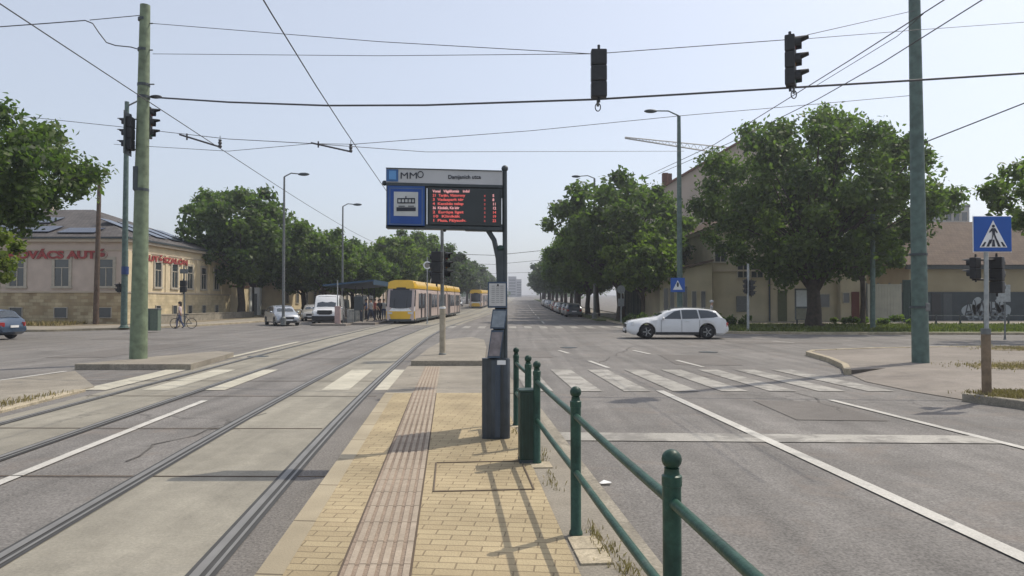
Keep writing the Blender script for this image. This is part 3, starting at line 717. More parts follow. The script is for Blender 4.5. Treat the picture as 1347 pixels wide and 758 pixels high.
        fs += [tuple(N+q for q in f[::-1]) for f in fs]
        for i in range(nx): fs += [(i, i+1, N+i+1, N+i), (nz*n_+i, nz*n_+i+1, N+nz*n_+i+1, N+nz*n_+i)]
        for j in range(nz): fs += [(j*n_, (j+1)*n_, N+(j+1)*n_, N+j*n_), (j*n_+nx, (j+1)*n_+nx, N+(j+1)*n_+nx, N+j*n_+nx)]
        mb.add(vs, fs); return mb.build(name, m, t, angle=radians(40))
    patch('front_mask', -1.2, 1.2, .28, 1.0, tyel, .06)
    patch('front_collar', -1.18, 1.18, 1.0, 1.42, whitep, .05, zf=None)
    patch('windscreen', -1.21, 1.21, 1.22, 2.66, glassmat('tram_glass', (.008, .01, .014), .25), .1, zf=lambda x: .16*(abs(x)/1.2)**2)
    patch('destination_display', -.7, .7, 2.66, 2.88, black, .09)
    patch('brow', -1.14, 1.14, 2.9, 3.3, tyel, .1)
    patch('bumper', -1.22, 1.22, .2, .38, dgrey, .1)
    for x in (-.85, .85): patch('headlight', x-.2, x+.2, .78, .93, lampglass, .1, 3, 1)
    for x in (-.52, .5): patch('wiper', x, x+.04, 1.25, 2.0, black, .12, 1, 2)
    for k in (0, 2, 4):
        if k < n:
            for q in (.35, .65):
                yw = y0+sum(segs[:k])+segs[k]*q
                for sg in (-1, 1):
                    mb = MB(); c_ = P(yw, sg*.8, .3); mb.lathe([(.1, -.07), (.3, -.07), (.3, .07), (.1, .07)], c_, 14, 'X'); mb.build('wheel', black, t)
    # pantograph
    yp = y0+sum(segs[:2])+segs[2]*.4 if n > 2 else y0+8
    mb = MB(); a, b, c_ = P(yp, 0, 3.5), P(yp+1.3, 0, 4.5), P(yp-.1, 0, 5.45)
    mb.tube([a, b], .035, 6); mb.tube([b, c_], .03, 6); mb.tube([c_+Vector((-.7, 0, 0)), c_+Vector((.7, 0, 0))], .03, 6); mb.box(P(yp+.4, 0, 3.5), (1.4, 2, .08)); mb.build('pantograph', dgrey, t)
    return t
tram('yellow and cream articulated tram standing at the far stop', lambda y: cL(y)-.2, 54.8, 31.5, 0)
tram('second yellow tram following farther back behind the first', cL, 128, 30, 0, lod=0)

# ------------------------------------------------------------------ signal heads
def signal(parent, loc, rz, s=1.0, board=False, cols=('red', 'amber', 'green'), n=3):
    """three-lamp head facing local -Y, parts under `parent`"""
    P0 = Vector(loc); R = Matrix.Rotation(rz, 3, 'Z'); m = .35*s; H = m*n
    def T(mb): 
        mb.v = [tuple(R @ Vector(v)+P0) for v in mb.v]; return mb
    mb = MB(); 
    for i in range(n): mb.box((0, .09*s, (n-1)/2*m-i*m), (.34*s, .2*s, m*.985), bev=.03*s)
    mb.tube([(0, .1*s, H/2), (0, .1*s, H/2+.1*s)], .03*s, 8); mb.tube([(0, .1*s, -H/2), (0, .1*s, -H/2-.1*s)], .03*s, 8)
    h = T(mb).build('signal_housing', black, parent)
    if board: T(MB().box((0, .02*s, 0), (.62*s, .015, H+.3*s), bev=.005)).build('backing_board', dgrey, parent)
    lens = {'red': mat('lens_red', (.12, .012, .01), .2), 'amber': mat('lens_amber', (.16, .07, .01), .2), 'green': mat('lens_green', (.01, .1, .05), .2)}
    for i in range(n):
        z = (n-1)/2*m-i*m
        mb = MB(); mb.lathe([(.03*s, -.0), (.12*s, 0), (.14*s, .03*s)], (0, -.02*s, z), 16, 'Y')
        T(mb).build('lens', lens[cols[i]], h)
        mb = MB(); vs = []; K = 12
        for j, (yy_, k_) in enumerate(((0, 1), (-.26*s, .93))):
            for q in range(K+1):
                a = radians(-35)+radians(250)*q/K; vs += [(.15*s*cos(a), yy_ if not (j and (q < 4 or q > K-4)) else yy_*.45, z+.15*s*sin(a)*k_)]
        for j, (yy_, k_) in enumerate(((0, 1), (-.26*s, .93))):
            for q in range(K+1):
                a = radians(-35)+radians(250)*q/K; vs += [(.143*s*cos(a), yy_ if not (j and (q < 4 or q > K-4)) else yy_*.45, z+.143*s*sin(a)*k_)]
        n_ = K+1
        fs = [(q, q+1, n_+q+1, n_+q) for q in range(K)]+[(2*n_+q, 2*n_+q+1, 3*n_+q+1, 3*n_+q) for q in range(K)]+[(n_+q, n_+q+1, 3*n_+q+1, 3*n_+q) for q in range(K)]
        mb.add(vs, fs); T(mb).build('visor', black, h)
    return h
def bar(a, b, r, name, m, parent, n=8, off=None):
    o = Vector(off or (0, 0, 0)); return MB().tube([Vector(a)-o, Vector(b)-o], r, n).build(name, m, parent, smooth=True)

# ------------------------------------------------------------------ big poles
def pole(label, nm, base, top, r0, r1, m, cat='pole', n=16, flange=True):
    b = Vector(base); d = Vector(top)-b
    t = thing(nm, label, cat, b)
    k = 7; pts = [d*(i/k) for i in range(k+1)]
    mb = MB(); mb.tube(pts, [r0+(r1-r0)*i/k for i in range(k+1)], n); mb.build('shaft', m, t, angle=radians(50))
    if flange: MB().lathe([(r0*1.75, 0), (r0*1.75, .03), (r0*1.25, .05), (r0*1.2, .12), (r0*1.02, .16)], n=n).build('base_collar', m, t)
    return t
lb_ = at(182, 473, 19.9); lb_.z = .14
LP = pole('thick pale green concrete pole on the kerbed island left of the tracks', 'catenary_pole', lb_, at(191, 7, 19.9), .235, .135, polegreen, flange=False)
ltop = at(191, 7, 19.9)
for v in (26, 66, 112, 128, 250):
    p = at(189 if v < 150 else 186, v, 19.9)-lb_; f = (473-v)/466; rr = .235+(.135-.235)*f+.012
    MB().lathe([(rr, -.04), (rr, .04)], p, 16).build('band', dgrey, LP)
p = at(187, 250, 19.9)-lb_
for u, v in ((201, 31), (201, 66), (203, 111)): 
    a = at(191, v, 19.9)-lb_; b = at(u, v, 19.9)-lb_; MB().tube([a, b], .02, 6).build('hook', galvd, LP)
rb_ = at(1211, 478, 18.9); rb_.z = .11
rtop = at(1200, -170, 18.9)
RP = pole('thick grey green steel pole standing on the right pavement corner', 'catenary_pole', rb_, rtop, .215, .12, polegrey, flange=False)
for v in (404, 335): MB().lathe([(.225, -.03), (.225, .03)], at(1208, v, 18.9)-rb_, 16).build('band', dgrey, RP)
MB().box(at(1219, 404, 18.75)-rb_, (.13, .12, .22), bev=.02).build('junction_box', galvd, RP)
# signals on the left pole
t = thing('traffic_signal', 'three-light signal head with long visors bracketed to the left side of the green pole', 'traffic light', lb_)
c = at(167, 176, 19.7)-lb_
signal(t, c, radians(-82), .9, board=True)
MB().tube([at(176, 157, 19.9)-lb_, at(189, 157, 19.9)-lb_], .02).build('bracket', galvd, t)
MB().tube([at(176, 197, 19.9)-lb_, at(188, 197, 19.9)-lb_], .02).build('bracket', galvd, t)
t = thing('traffic_signal', 'three-light signal head fixed on the right side of the green pole', 'traffic light', lb_)
c = at(199, 162, 20.1)-lb_
signal(t, c, radians(105), .86)
MB().tube([at(191, 146, 20)-lb_, at(199, 146, 20)-lb_], .02).build('bracket', galvd, t)
t = thing('control_box', 'slim dark box hanging low on the left side of the green pole', 'box', lb_)
MB().box(at(180, 235, 19.8)-lb_, (.14, .2, .68), bev=.02).build('casing', dgrey, t)
MB().tube([at(176, 250, 19.9)-lb_, at(179, 200, 19.9)-lb_], .012).build('conduit', galvd, t)

# hanging signals over the right road
def hangsig(label, u, v, Y, rz, board, s):
    p = at(u, v, Y); t = thing('hanging_signal', label, 'traffic light', p)
    signal(t, (0, 0, 0), rz, s, board)
    MB().tube([(0, .09, -.52*s), (0, .09, -.66*s)], .03, 8).build('cable_clamp', galvd, t)
    mb = MB(); mb.tube([(.06*cos(a), .09, -.68*s+.09*sin(a)) for a in np.linspace(0, 2*pi, 14)], .012, 6, cap=False); mb.build('cable_loop', black, t) if not board else None
    return t
hangsig('hanging signal head seen flat from behind, above the stop display', 787, 99, 15.4, radians(180), False, 1.02)
hangsig('hanging signal head turned side on with its visors showing, over the right lanes', 1046, 80, 15.2, radians(62), False, 1.06)

# ------------------------------------------------------------------ left mast beyond the green pole
def mastbase(u, v, Y, z): p = at(u, v, Y); p.z = z+G(Y); return p
b = mastbase(163, 431, 44.5, .11)
M1 = pole('tall slim steel mast with a blue band standing on the left pavement before the shop', 'steel_mast', b, at(167, 134, 44.5), .2, .13, polegrey)
MB().lathe([(.215, -.25), (.215, .25)], at(164.5, 356, 44.5)-b, 16).build('blue_band', mat('blue_band', (.02, .05, .16), .5), M1)
MB().tube([at(167, 140, 44.5)-b, at(185, 131, 44.5)-b], .05).build('bracket', galvd, M1)
t = thing('pedestrian_signal', 'small pedestrian signal on the left mast in front of the shop windows', 'traffic light', b)
signal(t, at(155, 379, 44.4)-b, radians(-85), .8, n=2, cols=('red', 'green'))
b = mastbase(126, 425, 50.5, .11)
pole('rusty brown wooden pole leaning slightly before the shop front', 'wooden_pole', b, at(131, 233, 50.5), .2, .13, wood, flange=False)
b = mastbase(243, 430, 47, .1)
t = pole('thin grey post carrying a pedestrian signal beside the woman with the bicycle', 'signal_post', b, at(242, 350, 47), .055, .05, galvd)
t2 = thing('pedestrian_signal', 'pedestrian signal head on the thin post above the woman with the bicycle', 'traffic light', b)
signal(t2, at(242, 377, 46.8)-b, radians(180), 1.15, n=2, cols=('red', 'green'))
MB().box(at(242, 357, 46.9)-b, (.55, .03, .3), bev=.01).build('sign_plate', galvd, t)
# green cabinet behind the pole
b = mastbase(199, 437, 41, .1)
t = thing('utility_cabinet', 'grey green utility cabinet half hidden behind the pale green pole', 'cabinet', b)
MB().box((0, 0, .62), (.95, .4, 1.24), bev=.02).build('casing', mat('cabinet_green', (.13, .17, .13), .6), t)
MB().box((0, 0, 1.27), (1.02, .46, .06), bev=.02).build('lid', galvd, t)
MB().box((0, -.21, .62), (.02, .02, 1.1)).build('door_gap', dgrey, t)

# street lamps
def lamp(label, u, v, Y, ua, va, z, m, rr=.11, side=-1):
    tp = at(u, v, Y); b = Vector((tp.x, Y, z+G(Y))); e = at(ua, va, Y)-b; tpl = tp-b
    t = thing('street_lamp', label, 'street lamp', b)
    mb = MB(); mb.tube([(0, 0, 0), tpl*.3, tpl*.65, tpl], [rr, rr*.92, rr*.78, rr*.6], 12); mb.build('pole', m, t, smooth=True)
    MB().lathe([(rr*1.8, 0), (rr*1.8, .5), (rr*1.05, .6)], n=12).build('base_sleeve', m, t)
    mid = tpl+(e-tpl)*.45+Vector((0, 0, .18)); mb = MB(); mb.tube([tpl-Vector((0, 0, .25)), tpl+Vector((0, 0, .02)), mid, e], [.05, .05, .045, .04], 8); mb.build('arm', m, t, smooth=True)
    d = (e-tpl); dx = 1 if d.x > 0 else -1
    mb = MB(); mb.sphere((e.x+dx*.3, e.y, e.z-.02), .5, 12, (.85, .32, .24)); mb.build('lamp_head', dgrey, t, smooth=True)
    return t
lamp('street lamp with its arm to the right above the dark trees on the left', 374, 233, 50, 394, 229, .1, galvd)
lamp('shorter-looking street lamp farther back between the trees and the tram', 451, 272, 66, 466, 269, .1, galvd)
b = at(893, 152, 44); LR = lamp('tall lamp post with arm to the left rising behind the white estate car', 893, 153, 44, 862, 146, .1, polegrey, .19)
MB().box(at(891.5, 375, 43.75)-Vector(LR.location), (.9, .03, .9), bev=.01).build('sign_panel', bluesign, LR)
mb = MB(); cc = at(891.5, 375, 43.72)-Vector(LR.location)
mb.prism([cc+Vector((-.3, 0, -.3)), cc+Vector((.3, 0, -.3)), cc+Vector((0, 0, .3))], (0, -.006, 0)); mb.build('white_triangle', whitep, LR)
MB().sphere(cc+Vector((0, -.012, .02)), .06, 8, (1.2, .15, 2.6)).build('pictogram', inkm, LR)
lamp('second lamp post with arm to the left among the street trees on the right', 782, 235, 65, 762, 232, .1, galvd, .15)
lamp('third small lamp post far along the right row of trees', 756, 273, 92, 742, 271, .1, galvd, .13)
# slender posts
def post(label, u, v0, v1, Y, r, m, nm='post', cat='post', z=.1, u1=None):
    b = mastbase(u, v0, Y, z); return pole(label, nm, b, at(u1 or u, v1, Y), r, r*.85, m, cat, 10), b
t, b = post('thin pale post with signal heads on the verge to the right of the estate car', 984, 436, 347, 40, .075, galv, 'signal_post')
t2 = thing('traffic_signal', 'traffic signal on the thin pale post before the yellow building', 'traffic light', b)
signal(t2, at(990, 379, 39.9)-b, radians(95), .85); signal(t2, at(981, 377, 40.1)-b, radians(-150), .8)
t, b = post('green steel pole rising behind the right half of the big tree', 1148, 428, 235, 43.5, .15, polegrey, 'steel_mast')
t, b = post('thin post with a pale ring sign between tram and central pole', 562, 424, 338, 52, .045, galv, 'sign_post', 'sign')
mb = MB(); c_ = at(562, 349, 51.9)-b
mb.lathe([(.01, 0), (.3, 0), (.3, .03), (.01, .03)], c_, 20, 'Y'); mb.build('ring_sign', whitep, t)
MB().lathe([(.2, -.012), (.2, .0)], c_, 20, 'Y').build('sign_centre', mat('sign_grey', (.22, .2, .17), .6), t)
t, b = post('thin white post with round and square plates in the shade under the right street trees', 817, 428, 376, 55, .04, galv, 'sign_post', 'sign')
MB().lathe([(.01, 0), (.33, 0), (.33, .03)], at(817, 381, 54.9)-b, 20, 'Y').build('round_plate', galvd, t)
MB().box(at(817, 398, 54.9)-b, (.5, .03, .6), bev=.01).build('square_plate', galvd, t)
t, b = post('pinkish bollard post with thin mast on the island before the white van', 444, 430, 369, 51.3, .05, galv, 'keep_left_post', 'sign', z=.14)
MB().box((0, 0, .65), (.42, .2, 1.3), bev=.05).build('beacon_body', mat('beacon_pink', (.42, .3, .28), .6), t)
t3, b = post('small post beside the pinkish bollard on the island', 451, 430, 404, 51.2, .03, galvd, 'small_post', 'post', z=.14)
# central pole on the refuge
b = mastbase(582, 471, 21.3, .15)
t = pole('pole with brown lower sleeve on the kerbed refuge behind the display', 'signal_pole', b, at(581.5, 301, 21.3), .065, .05, galvd)
h = (at(582, 404, 21.3)-b).z
mb = MB(); mb.lathe([(.092, .0), (.092, h), (.066, h+.03)], n=14); mb.build('sleeve', mat('sleeve_tan', (.34, .3, .23), .7, 0, .25, 6), t)
MB().lathe([(.095, .0), (.095, .06)], (0, 0, h-.05), 14).build('sleeve_band', whitep, t)
t2 = thing('traffic_signal', 'cluster of dark signal heads on the pole behind the display', 'traffic light', b)
signal(t2, at(576, 352, 21.2)-b, radians(165), .93, board=False); signal(t2, at(587, 349, 21.5)-b, radians(75), .8); signal(t2, at(571, 350, 21.6)-b, radians(-120), .75)
# ------------------------------------------------------------------ crossing sign on the right
b = mastbase(1298, 519, 12.2, .12)
t = pole('slim post with brown lower sleeve at the right pavement edge', 'crossing_sign', b, at(1297, 287, 12.2), .038, .036, galv, 'sign', 12, flange=False)
t['label'] = 'blue zebra crossing sign on a slim post at the right pavement edge'
h = (at(1298, 436, 12.2)-b).z
MB().lathe([(.075, 0), (.075, h), (.05, h+.02)], n=14).build('sleeve', mat('sleeve_rust', (.2, .15, .1), .8, 0, .3, 7), t)
MB().lathe([(.078, 0), (.078, .1)], (0, 0, h-.05), 14).build('sleeve_band', galvd, t)
c_ = at(1305.5, 308, 12.1)-b; w2, h2 = .325, .305
R = Matrix.Rotation(radians(-2), 3, 'Z')
MB().box(c_, (w2*2, .03, h2*2), bev=.012).build('sign_face', bluesign, t)
MB().box(c_+Vector((0, .012, 0)), (w2*2+.02, .012, h2*2+.02)).build('sign_rim', whitep, t)
y_ = -.019
def sp(pts): return [c_+Vector((x, y_, z)) for x, z in pts]
mb = MB(); mb.prism(sp([(-.24, -.235), (.24, -.235), (.0, .235)]), (0, -.003, 0)); tri = mb.build('white_triangle', whitep, t)
y_ = -.0235
mb = MB()
mb.prism(sp([(-.215, -.222), (-.165, -.222), (-.125, -.14), (-.155, -.14)]), (0, -.002, 0))
for x0, x1 in ((-.125, -.075), (-.03, .03), (.075, .125)):
    k = .55; mb.prism(sp([(x0, -.222), (x1, -.222), (x1*k, -.1), (x0*k, -.1)]), (0, -.002, 0))
mb.prism(sp([(.165, -.222), (.215, -.222), (.155, -.14), (.125, -.14)]), (0, -.002, 0))
mb.build('crossing_bars', inkm, tri)
y_ = -.028
mb = MB(); mb.lathe([(.005, 0), (.026, 0), (.026, .002)], c_+Vector((0, y_, .135)), 14, 'Y')
mb.prism(sp([(-.03, .1), (.03, .1), (.025, .0), (-.02, .0)]), (0, -.002, 0))
mb.prism(sp([(-.018, .0), (.005, .0), (-.045, -.17), (-.075, -.17), (-.03, -.08)]), (0, -.002, 0))
mb.prism(sp([(0, .0), (.025, .0), (.05, -.07), (.085, -.16), (.055, -.165), (.02, -.07)]), (0, -.002, 0))
mb.prism(sp([(-.03, .1), (-.02, .06), (-.065, .02), (-.075, .035)]), (0, -.002, 0)); mb.prism(sp([(.03, .1), (.02, .06), (.06, .01), (.072, .028)]), (0, -.002, 0))
mb.build('walking_figure', inkm, tri)
t2 = thing('traffic_signal', 'pair of black signal heads seen from behind below the blue crossing sign', 'traffic light', b)
signal(t2, at(1313, 362, 12.45)-b, radians(125), .62); signal(t2, at(1279, 353, 12.4)-b, radians(-150), .55, n=2, cols=('red', 'green'))
for v in (342, 368): MB().tube([at(1279, v, 12.4)-b, at(1313, v, 12.4)-b], .018, 8).build('bracket', black, t2)
b2 = mastbase(1322, 450, 30.5, .12)
t = pole('small pale plate on a thin post before the graffiti wall', 'sign_post', b2, at(1322, 376, 30.5), .035, .035, galvd, 'sign', 10)
MB().box(at(1320, 386, 30.4)-b2, (.6, .03, .75), bev=.01).build('sign_plate', galv, t)

# ------------------------------------------------------------------ tram stop display
D = 8.15
b = at(668, 570, D); b.z = PZ; b.x = -.03
T = thing('stop_display', 'passenger display board with blue tram stop panel on a dark curved post', 'display', b)
def d_(u, v, Y=D): return at(u, v, Y)-b
MB().tube([d_(664.5, 566), d_(664, 226)], [.032, .027], 14).build('post', dgrey, T, smooth=True)
MB().sphere(d_(664, 222), .04, 12).build('finial', dgrey, T, smooth=True)
MB().tube([d_(640, 300), d_(650, 316), d_(655.5, 340), d_(657.5, 372), d_(655, 420), d_(650, 472)], [.03, .03, .032, .038, .045, .05], 12).build('curved_post', dgrey, T, smooth=True)
MB().tube([d_(658.5, 330), d_(659, 565)], [.045, .05], 12).build('inner_post', dgrey, T, smooth=True)
MB().sphere(d_(658.5, 327), .05, 12, (1, 1, .8)).build('cap', darkgreen, T, smooth=True)
mb = MB(); mb.tube([d_(507, 241), d_(664, 246)], .02, 10); mb.build('cross_bar', dgrey, T, smooth=True)
MB().sphere(d_(506, 241), .032, 12).build('bar_end_ball', dgrey, T, smooth=True)
ti = -math.atan2((d_(510, 224)-d_(662, 228)).z*-1, 1.35)*0
def panel(name, u0, v0, u1, v1, dy, th, m, parent=T, skew=0.0, bev=.006):
    a, c2 = d_(u0, v0), d_(u1, v1); k = .03     # photo boards sag slightly to the right
    zt, zb_ = a.z, c2.z
    s_ = .03*(c2.x-a.x) if skew is None else skew
    mb = MB(); mb.prism([(a.x, dy, zb_), (c2.x, dy, zb_-s_), (c2.x, dy, zt-s_), (a.x, dy, zt)], (0, th, 0)); return mb.build(name, m, parent)
panel('header_band', 509, 223, 661, 241, -.06, .12, silverp, skew=.035)
panel('header_top', 509, 222, 661, 223.2, -.07, .14, dgrey, skew=.035)
panel('frame_bar', 509, 241.5, 661, 245, -.065, .13, dgrey, skew=.03)
panel('back_box', 509, 245, 661, 300, -.04, .10, dgrey, skew=.03)
panel('bottom_bar', 509, 297, 661, 301, -.066, .14, dgrey, skew=.025)
panel('screen_mount', 612, 301, 661, 304, -.05, .1, dgrey, skew=.01)
panel('blue_end', 509.5, 224, 525, 240, -.066, .004, mat('header_blue', (.05, .13, .30), .5), skew=.003)
panel('blue_square', 513, 226, 522.5, 237.5, -.071, .004, lightblue, skew=.002)
hz = d_(527, 236); text('lettering', 'MM', .105, inkm, T, (hz.x, -.064, hz.z-.003), width=.19, bold=.0)
cc = d_(554, 231)
mb = MB(); mb.tube([cc+Vector((.032*cos(a), -.064-cc.y, .036*sin(a))) for a in np.linspace(0, 2*pi, 18)], .005, 6, cap=False); mb.build('ring_emblem', inkm, T)
hz = d_(590, 236.5); text('lettering', 'Damjanich utca', .062, inkm, T, (hz.x, -.064, hz.z), width=.38, bold=.0012)
panel('blue_panel', 511, 245.5, 559.5, 299, -.066, .02, mat('stop_blue', (.03, .085, .27), .45), skew=.008)
panel('blue_panel_rim', 513.5, 248, 557, 296.5, -.0675, .004, mat('stop_blue_rim', (.08, .13, .24), .45), skew=.008)
panel('blue_field', 515, 249.5, 555.5, 295, -.0695, .004, mat('stop_blue2', (.02, .07, .28), .45), skew=.008)
panel('white_field', 519.5, 253.5, 551, 285, -.073, .004, mat('grey_white', (.5, .52, .52), .5), skew=.006)
# tram pictogram: roof line, windows, floor line
mb = MB()
def pr(u0, v0, u1, v1):
    a, c2 = d_(u0, v0), d_(u1, v1); mb.prism([(a.x, -.0765, c2.z), (c2.x, -.0765, c2.z), (c2.x, -.0765, a.z), (a.x, -.0765, a.z)], (0, .002, 0))
pr(524, 262, 547, 263.5); pr(524, 267.5, 547, 269)
for u in (524, 528.5, 533, 537.5, 542, 545.8): pr(u, 263, u+1.2, 268)
pr(523, 274, 548, 279); pr(525.5, 272, 534, 273); pr(538, 272, 546, 273); pr(534.5, 259.5, 536, 262)
mb.build('tram_pictogram', inkm, T)
for u in (562, 659.5): panel('light_strip', u, 249 if u < 600 else 262, u+1.3, 296, -.069, .004, mat('light_strip', (.7, .74, .76), .4), skew=.002)
panel('screen', 566, 248, 658, 296, -.07, .01, screenm, skew=.02)
rows = [('Vonal   Végállomás    indul', '', 0), ('21  Tarján, Víztorony', '5', 1), ('3  Vadaspark tér', '8', 1), ('4  Kecskés telep', '11', 1), ('36  Klinikák, Kis kör', '12', 0), ('2  Európa liget', '14', 1), ('10  Klinikák', '19', 1), ('1  Plaza, Pályaudv.', '22', 1)]
for i, (s_, mn, c2) in enumerate(rows):
    z = d_(570, 253.6+i*5.45); 
    text('led_text', s_, .043, led if c2 else ledp, T, (z.x, -.0712, z.z-.008), width=(.43 if i == 0 else .36 if i in (2, 3, 5) else .31 if i in (4, 6) else .38), bold=.001)
    if mn:
        z = d_(648, 253.6+i*5.45); text('led_text', mn, .043, ledp if i < 5 else led, T, (z.x, -.0712, z.z-.012), bold=.001)
        z = d_(637, 253.6+i*5.45); text('led_text', '::', .04, led, T, (z.x, -.0712, z.z-.01), bold=.001)
MB().sphere(d_(585, 303), .02, 10).build('sensor', black, T)
MB().tube([d_(546, 301), d_(546, 303)], .006).build('cable_stub', black, T)
# timetable cases on the post
def case(u0, v0, u1, v1, lean, m1, m2, dy=-.1, marks=True):
    a, c2 = d_(u0, v0), d_(u1, v1)
    P4 = [Vector((a.x+lean, dy, a.z)), Vector((c2.x+lean, dy, a.z)), Vector((c2.x, dy-.02, c2.z)), Vector((a.x, dy-.02, c2.z))]
    cs = MB().prism(P4, (0, .15, 0)).build('timetable_case', m1, T)
    cen = sum(P4, Vector())/4; Q = [cen+(p-cen)*.86+Vector((0, -.004, 0)) for p in P4]
    MB().prism(Q, (0, .003, 0)).build('timetable_sheet', m2, cs)
    if marks:
        mb = MB()
        for r_ in range(9):
            for k in (.15, .42, .68):
                p0 = Q[0].lerp(Q[3], .12+.09*r_); p1 = Q[1].lerp(Q[2], .12+.09*r_)
                x0 = p0.lerp(p1, k); x1 = p0.lerp(p1, k+.19); d2 = Vector((0, -.003, 0)); e = Vector((0, 0, .004))
                mb.quad(x0+d2-e, x1+d2-e, x1+d2+e, x0+d2+e)
        mb.build('timetable_print', mat('print_grey', (.3, .3, .3), .6), cs)
    return cs
paper = mat('timetable_paper', (.50, .50, .49), .5, 0, .08, 12)
case(642, 371, 667, 405, 0, navy, paper)
MB().sphere(d_(655, 375, D-.15), .012, 8).build('lock', black, T)
case(645, 407, 664, 432, .03, navy, mat('sheet_grey', (.22, .26, .3), .4, 0, .2, 14), marks=False)
case(641.5, 434, 658, 470, .045, navy, mat('sheet_lilac', (.21, .19, .2), .4, 0, .25, 14), marks=False)
# unseen edge-on panels, added and spaced to cast the broad shadow on the paving
for z0, z1 in ((.93, 1.46), (1.51, 1.86), (1.91, 2.12)):
    sd = MB().box((-.085, .5, (z0+z1)/2), (.05, .86, z1-z0), bev=.01).build('shadow_panel', navy, T)
    MB().box((-.112, .5, (z0+z1)/2), (.004, .78, z1-z0-.08)).build('timetable_sheet', paper, sd)  # sheet on the added panel
MB().tube([(-.11, .9, 0), (-.11, .9, 2.15)], .03, 10).build('rear_post', dgrey, T)  # hidden post at the far end of the added panels
# cabinet at the foot
mb = MB(); w0 = d_(634, 471).x; w1 = d_(671, 471).x; hh = d_(650, 471).z
cx = (w0+w1)/2
for x, r_ in ((w0+.055, .055), (cx, .075), (w1-.055, .055)): mb.lathe([(r_, 0), (r_, hh-(.0 if x < cx else .02)), (r_*.8, hh)], (x, -.02, 0), 16)
mb.box((cx, .04, hh/2), (w1-w0-.08, .22, hh-.02)); mb.build('foot_cabinet', mat('cabinet_navy', (.05, .06, .07), .38, 0, .2, 7), T, angle=radians(40))
MB().box((w1-.1, -.105, hh-.045), (.1, .006, .05)).build('sticker', whitep, T)
MB().box((cx+.02, -.095, hh*.47), (.06, .03, hh*.9), bev=.01).build('centre_strip', mat('strip_blue', (.05, .07, .10), .35), T)
# litter bin
b = at(693, 608, 6.95); b.z = PZ; b.x = .165
t = thing('litter_bin', 'narrow dark green litter bin beside the railing end post', 'litter bin', b, radians(5))
mb = MB(); mb.box((0, 0, .36), (.195, .19, .68), bev=.02); mb.build('casing', mat('bin_green', (.02, .042, .034), .45, 0, .25, 9), t)
MB().box((0, 0, .705), (.21, .205, .025), bev=.008).build('lid', darkgreen, t)
mb = MB()
for x in (-.07, -.035, 0, .035, .07): mb.box((x, -.098, .36), (.008, .006, .6))
mb.build('front_ribs', darkgreen, t)
MB().box((0, 0, .015), (.2, .2, .03)).build('foot_plate', dgrey, t)

# ------------------------------------------------------------------ railing
def rpost(y, label, grp='railing posts with ball tops'):
    t = thing('railing_post', label, 'post', (rl(y), y, PZ))
    mb = MB(); mb.lathe([(.047, 0), (.044, .02), (.036, .03), (.036, .86), (.039, .862), (.039, .9), (.031, .905), (.028, .925), (.03, .93)], n=22); mb.build('shaft', greenpaint, t, angle=radians(40))
    mb = MB(); prof = [(.02, .925)]+[(max(.039*sin(pi*i/14), .001), .963-.039*cos(pi*i/14)) for i in range(1, 15)]; mb.lathe(prof, n=22); mb.build('ball_top', greenpaint, t, smooth=True)
    MB().box((.0, .03 if y > 4 else .03, .8), (.055, .05, .075), bev=.01).build('rail_socket', greenpaint, t)
    MB().box((.0, .03, .42), (.055, .05, .075), bev=.01).build('rail_socket', greenpaint, t)
    return t
for y, lb in ((.65, 'green ball-topped railing post nearest the camera, outside the right foreground'), (2.72, 'biggest green ball-topped railing post in the foreground'), (4.77, 'second green ball-topped railing post, standing on a stone pad'), (6.87, 'green ball-topped post at the litter bin where the long rails end'), (7.62, 'green ball-topped post just behind the litter bin'), (8.98, 'farthest green ball-topped post right of the display foot')):
    rpost(y, lb)['group'] = 'railing posts'
def rrail(ya, yb, lb):
    t = thing('railing', lb, 'railing', (rl((ya+yb)/2), (ya+yb)/2, PZ)); o = Vector(t.location)
    for h in (.8, .42):
        n_ = max(1, round((yb-ya)/2.05)); pts = []
        for k in range(n_*6+1):
            y = ya+(yb-ya)*k/(n_*6); sag = .006*sin(pi*((k/6) % 1)); pts.append(Vector((rl(y), y, PZ+h-sag))-o)
        MB().tube(pts, .0215, 14).build('rail', greenpaint, t, smooth=True)
rrail(.65, 6.85, 'pair of long green tube rails along the platform edge in the foreground')
rrail(7.64, 8.96, 'short pair of green tube rails behind the litter bin')

# ------------------------------------------------------------------ overhead wires
def cable(name, label, pts, r, cat='wire', sag=0.0, n=5, kind=None, m=None, group=None):
    P = [Vector(p) for p in pts]; o = P[0].copy(); out = []
    for i in range(len(P)-1):
        for k in range(8):
            f = k/8; q = P[i].lerp(P[i+1], f); q.z -= sag*4*f*(1-f); out.append(q-o)
    out.append(P[-1]-o)
    ob = MB().tube(out, r, n, cap=False).build(name, m or wire); ob.location = o
    return tag(ob, label, cat, group)
def track_wire(label, cf, z=5.5, y0=3, y1=420):
    pts = [(cf(y), y, z+G(y)) for y in list(range(y0, 60, 3))+list(range(60, y1, 18))]
    o = Vector(pts[0]); ob = MB().tube([Vector(p)-o for p in pts], .0095, 5, cap=False).build('contact_wire', wire); ob.location = o
    tag(ob, label, 'wire')
track_wire('contact wire above the near tram track, running down towards the display board', lambda y: cN(y)+.02)
track_wire('contact wire above the left tram track, crossing behind the pale green pole', lambda y: cL(y)+.02)
LA = lambda u, v: at(u, v, 19.9)
cable('span_wire', 'thin span wire from the top of the pale green pole to the first hanging signal', [LA(201, 31), at(500, 55, 17.5), at(779, 71, 15.4)], .009)
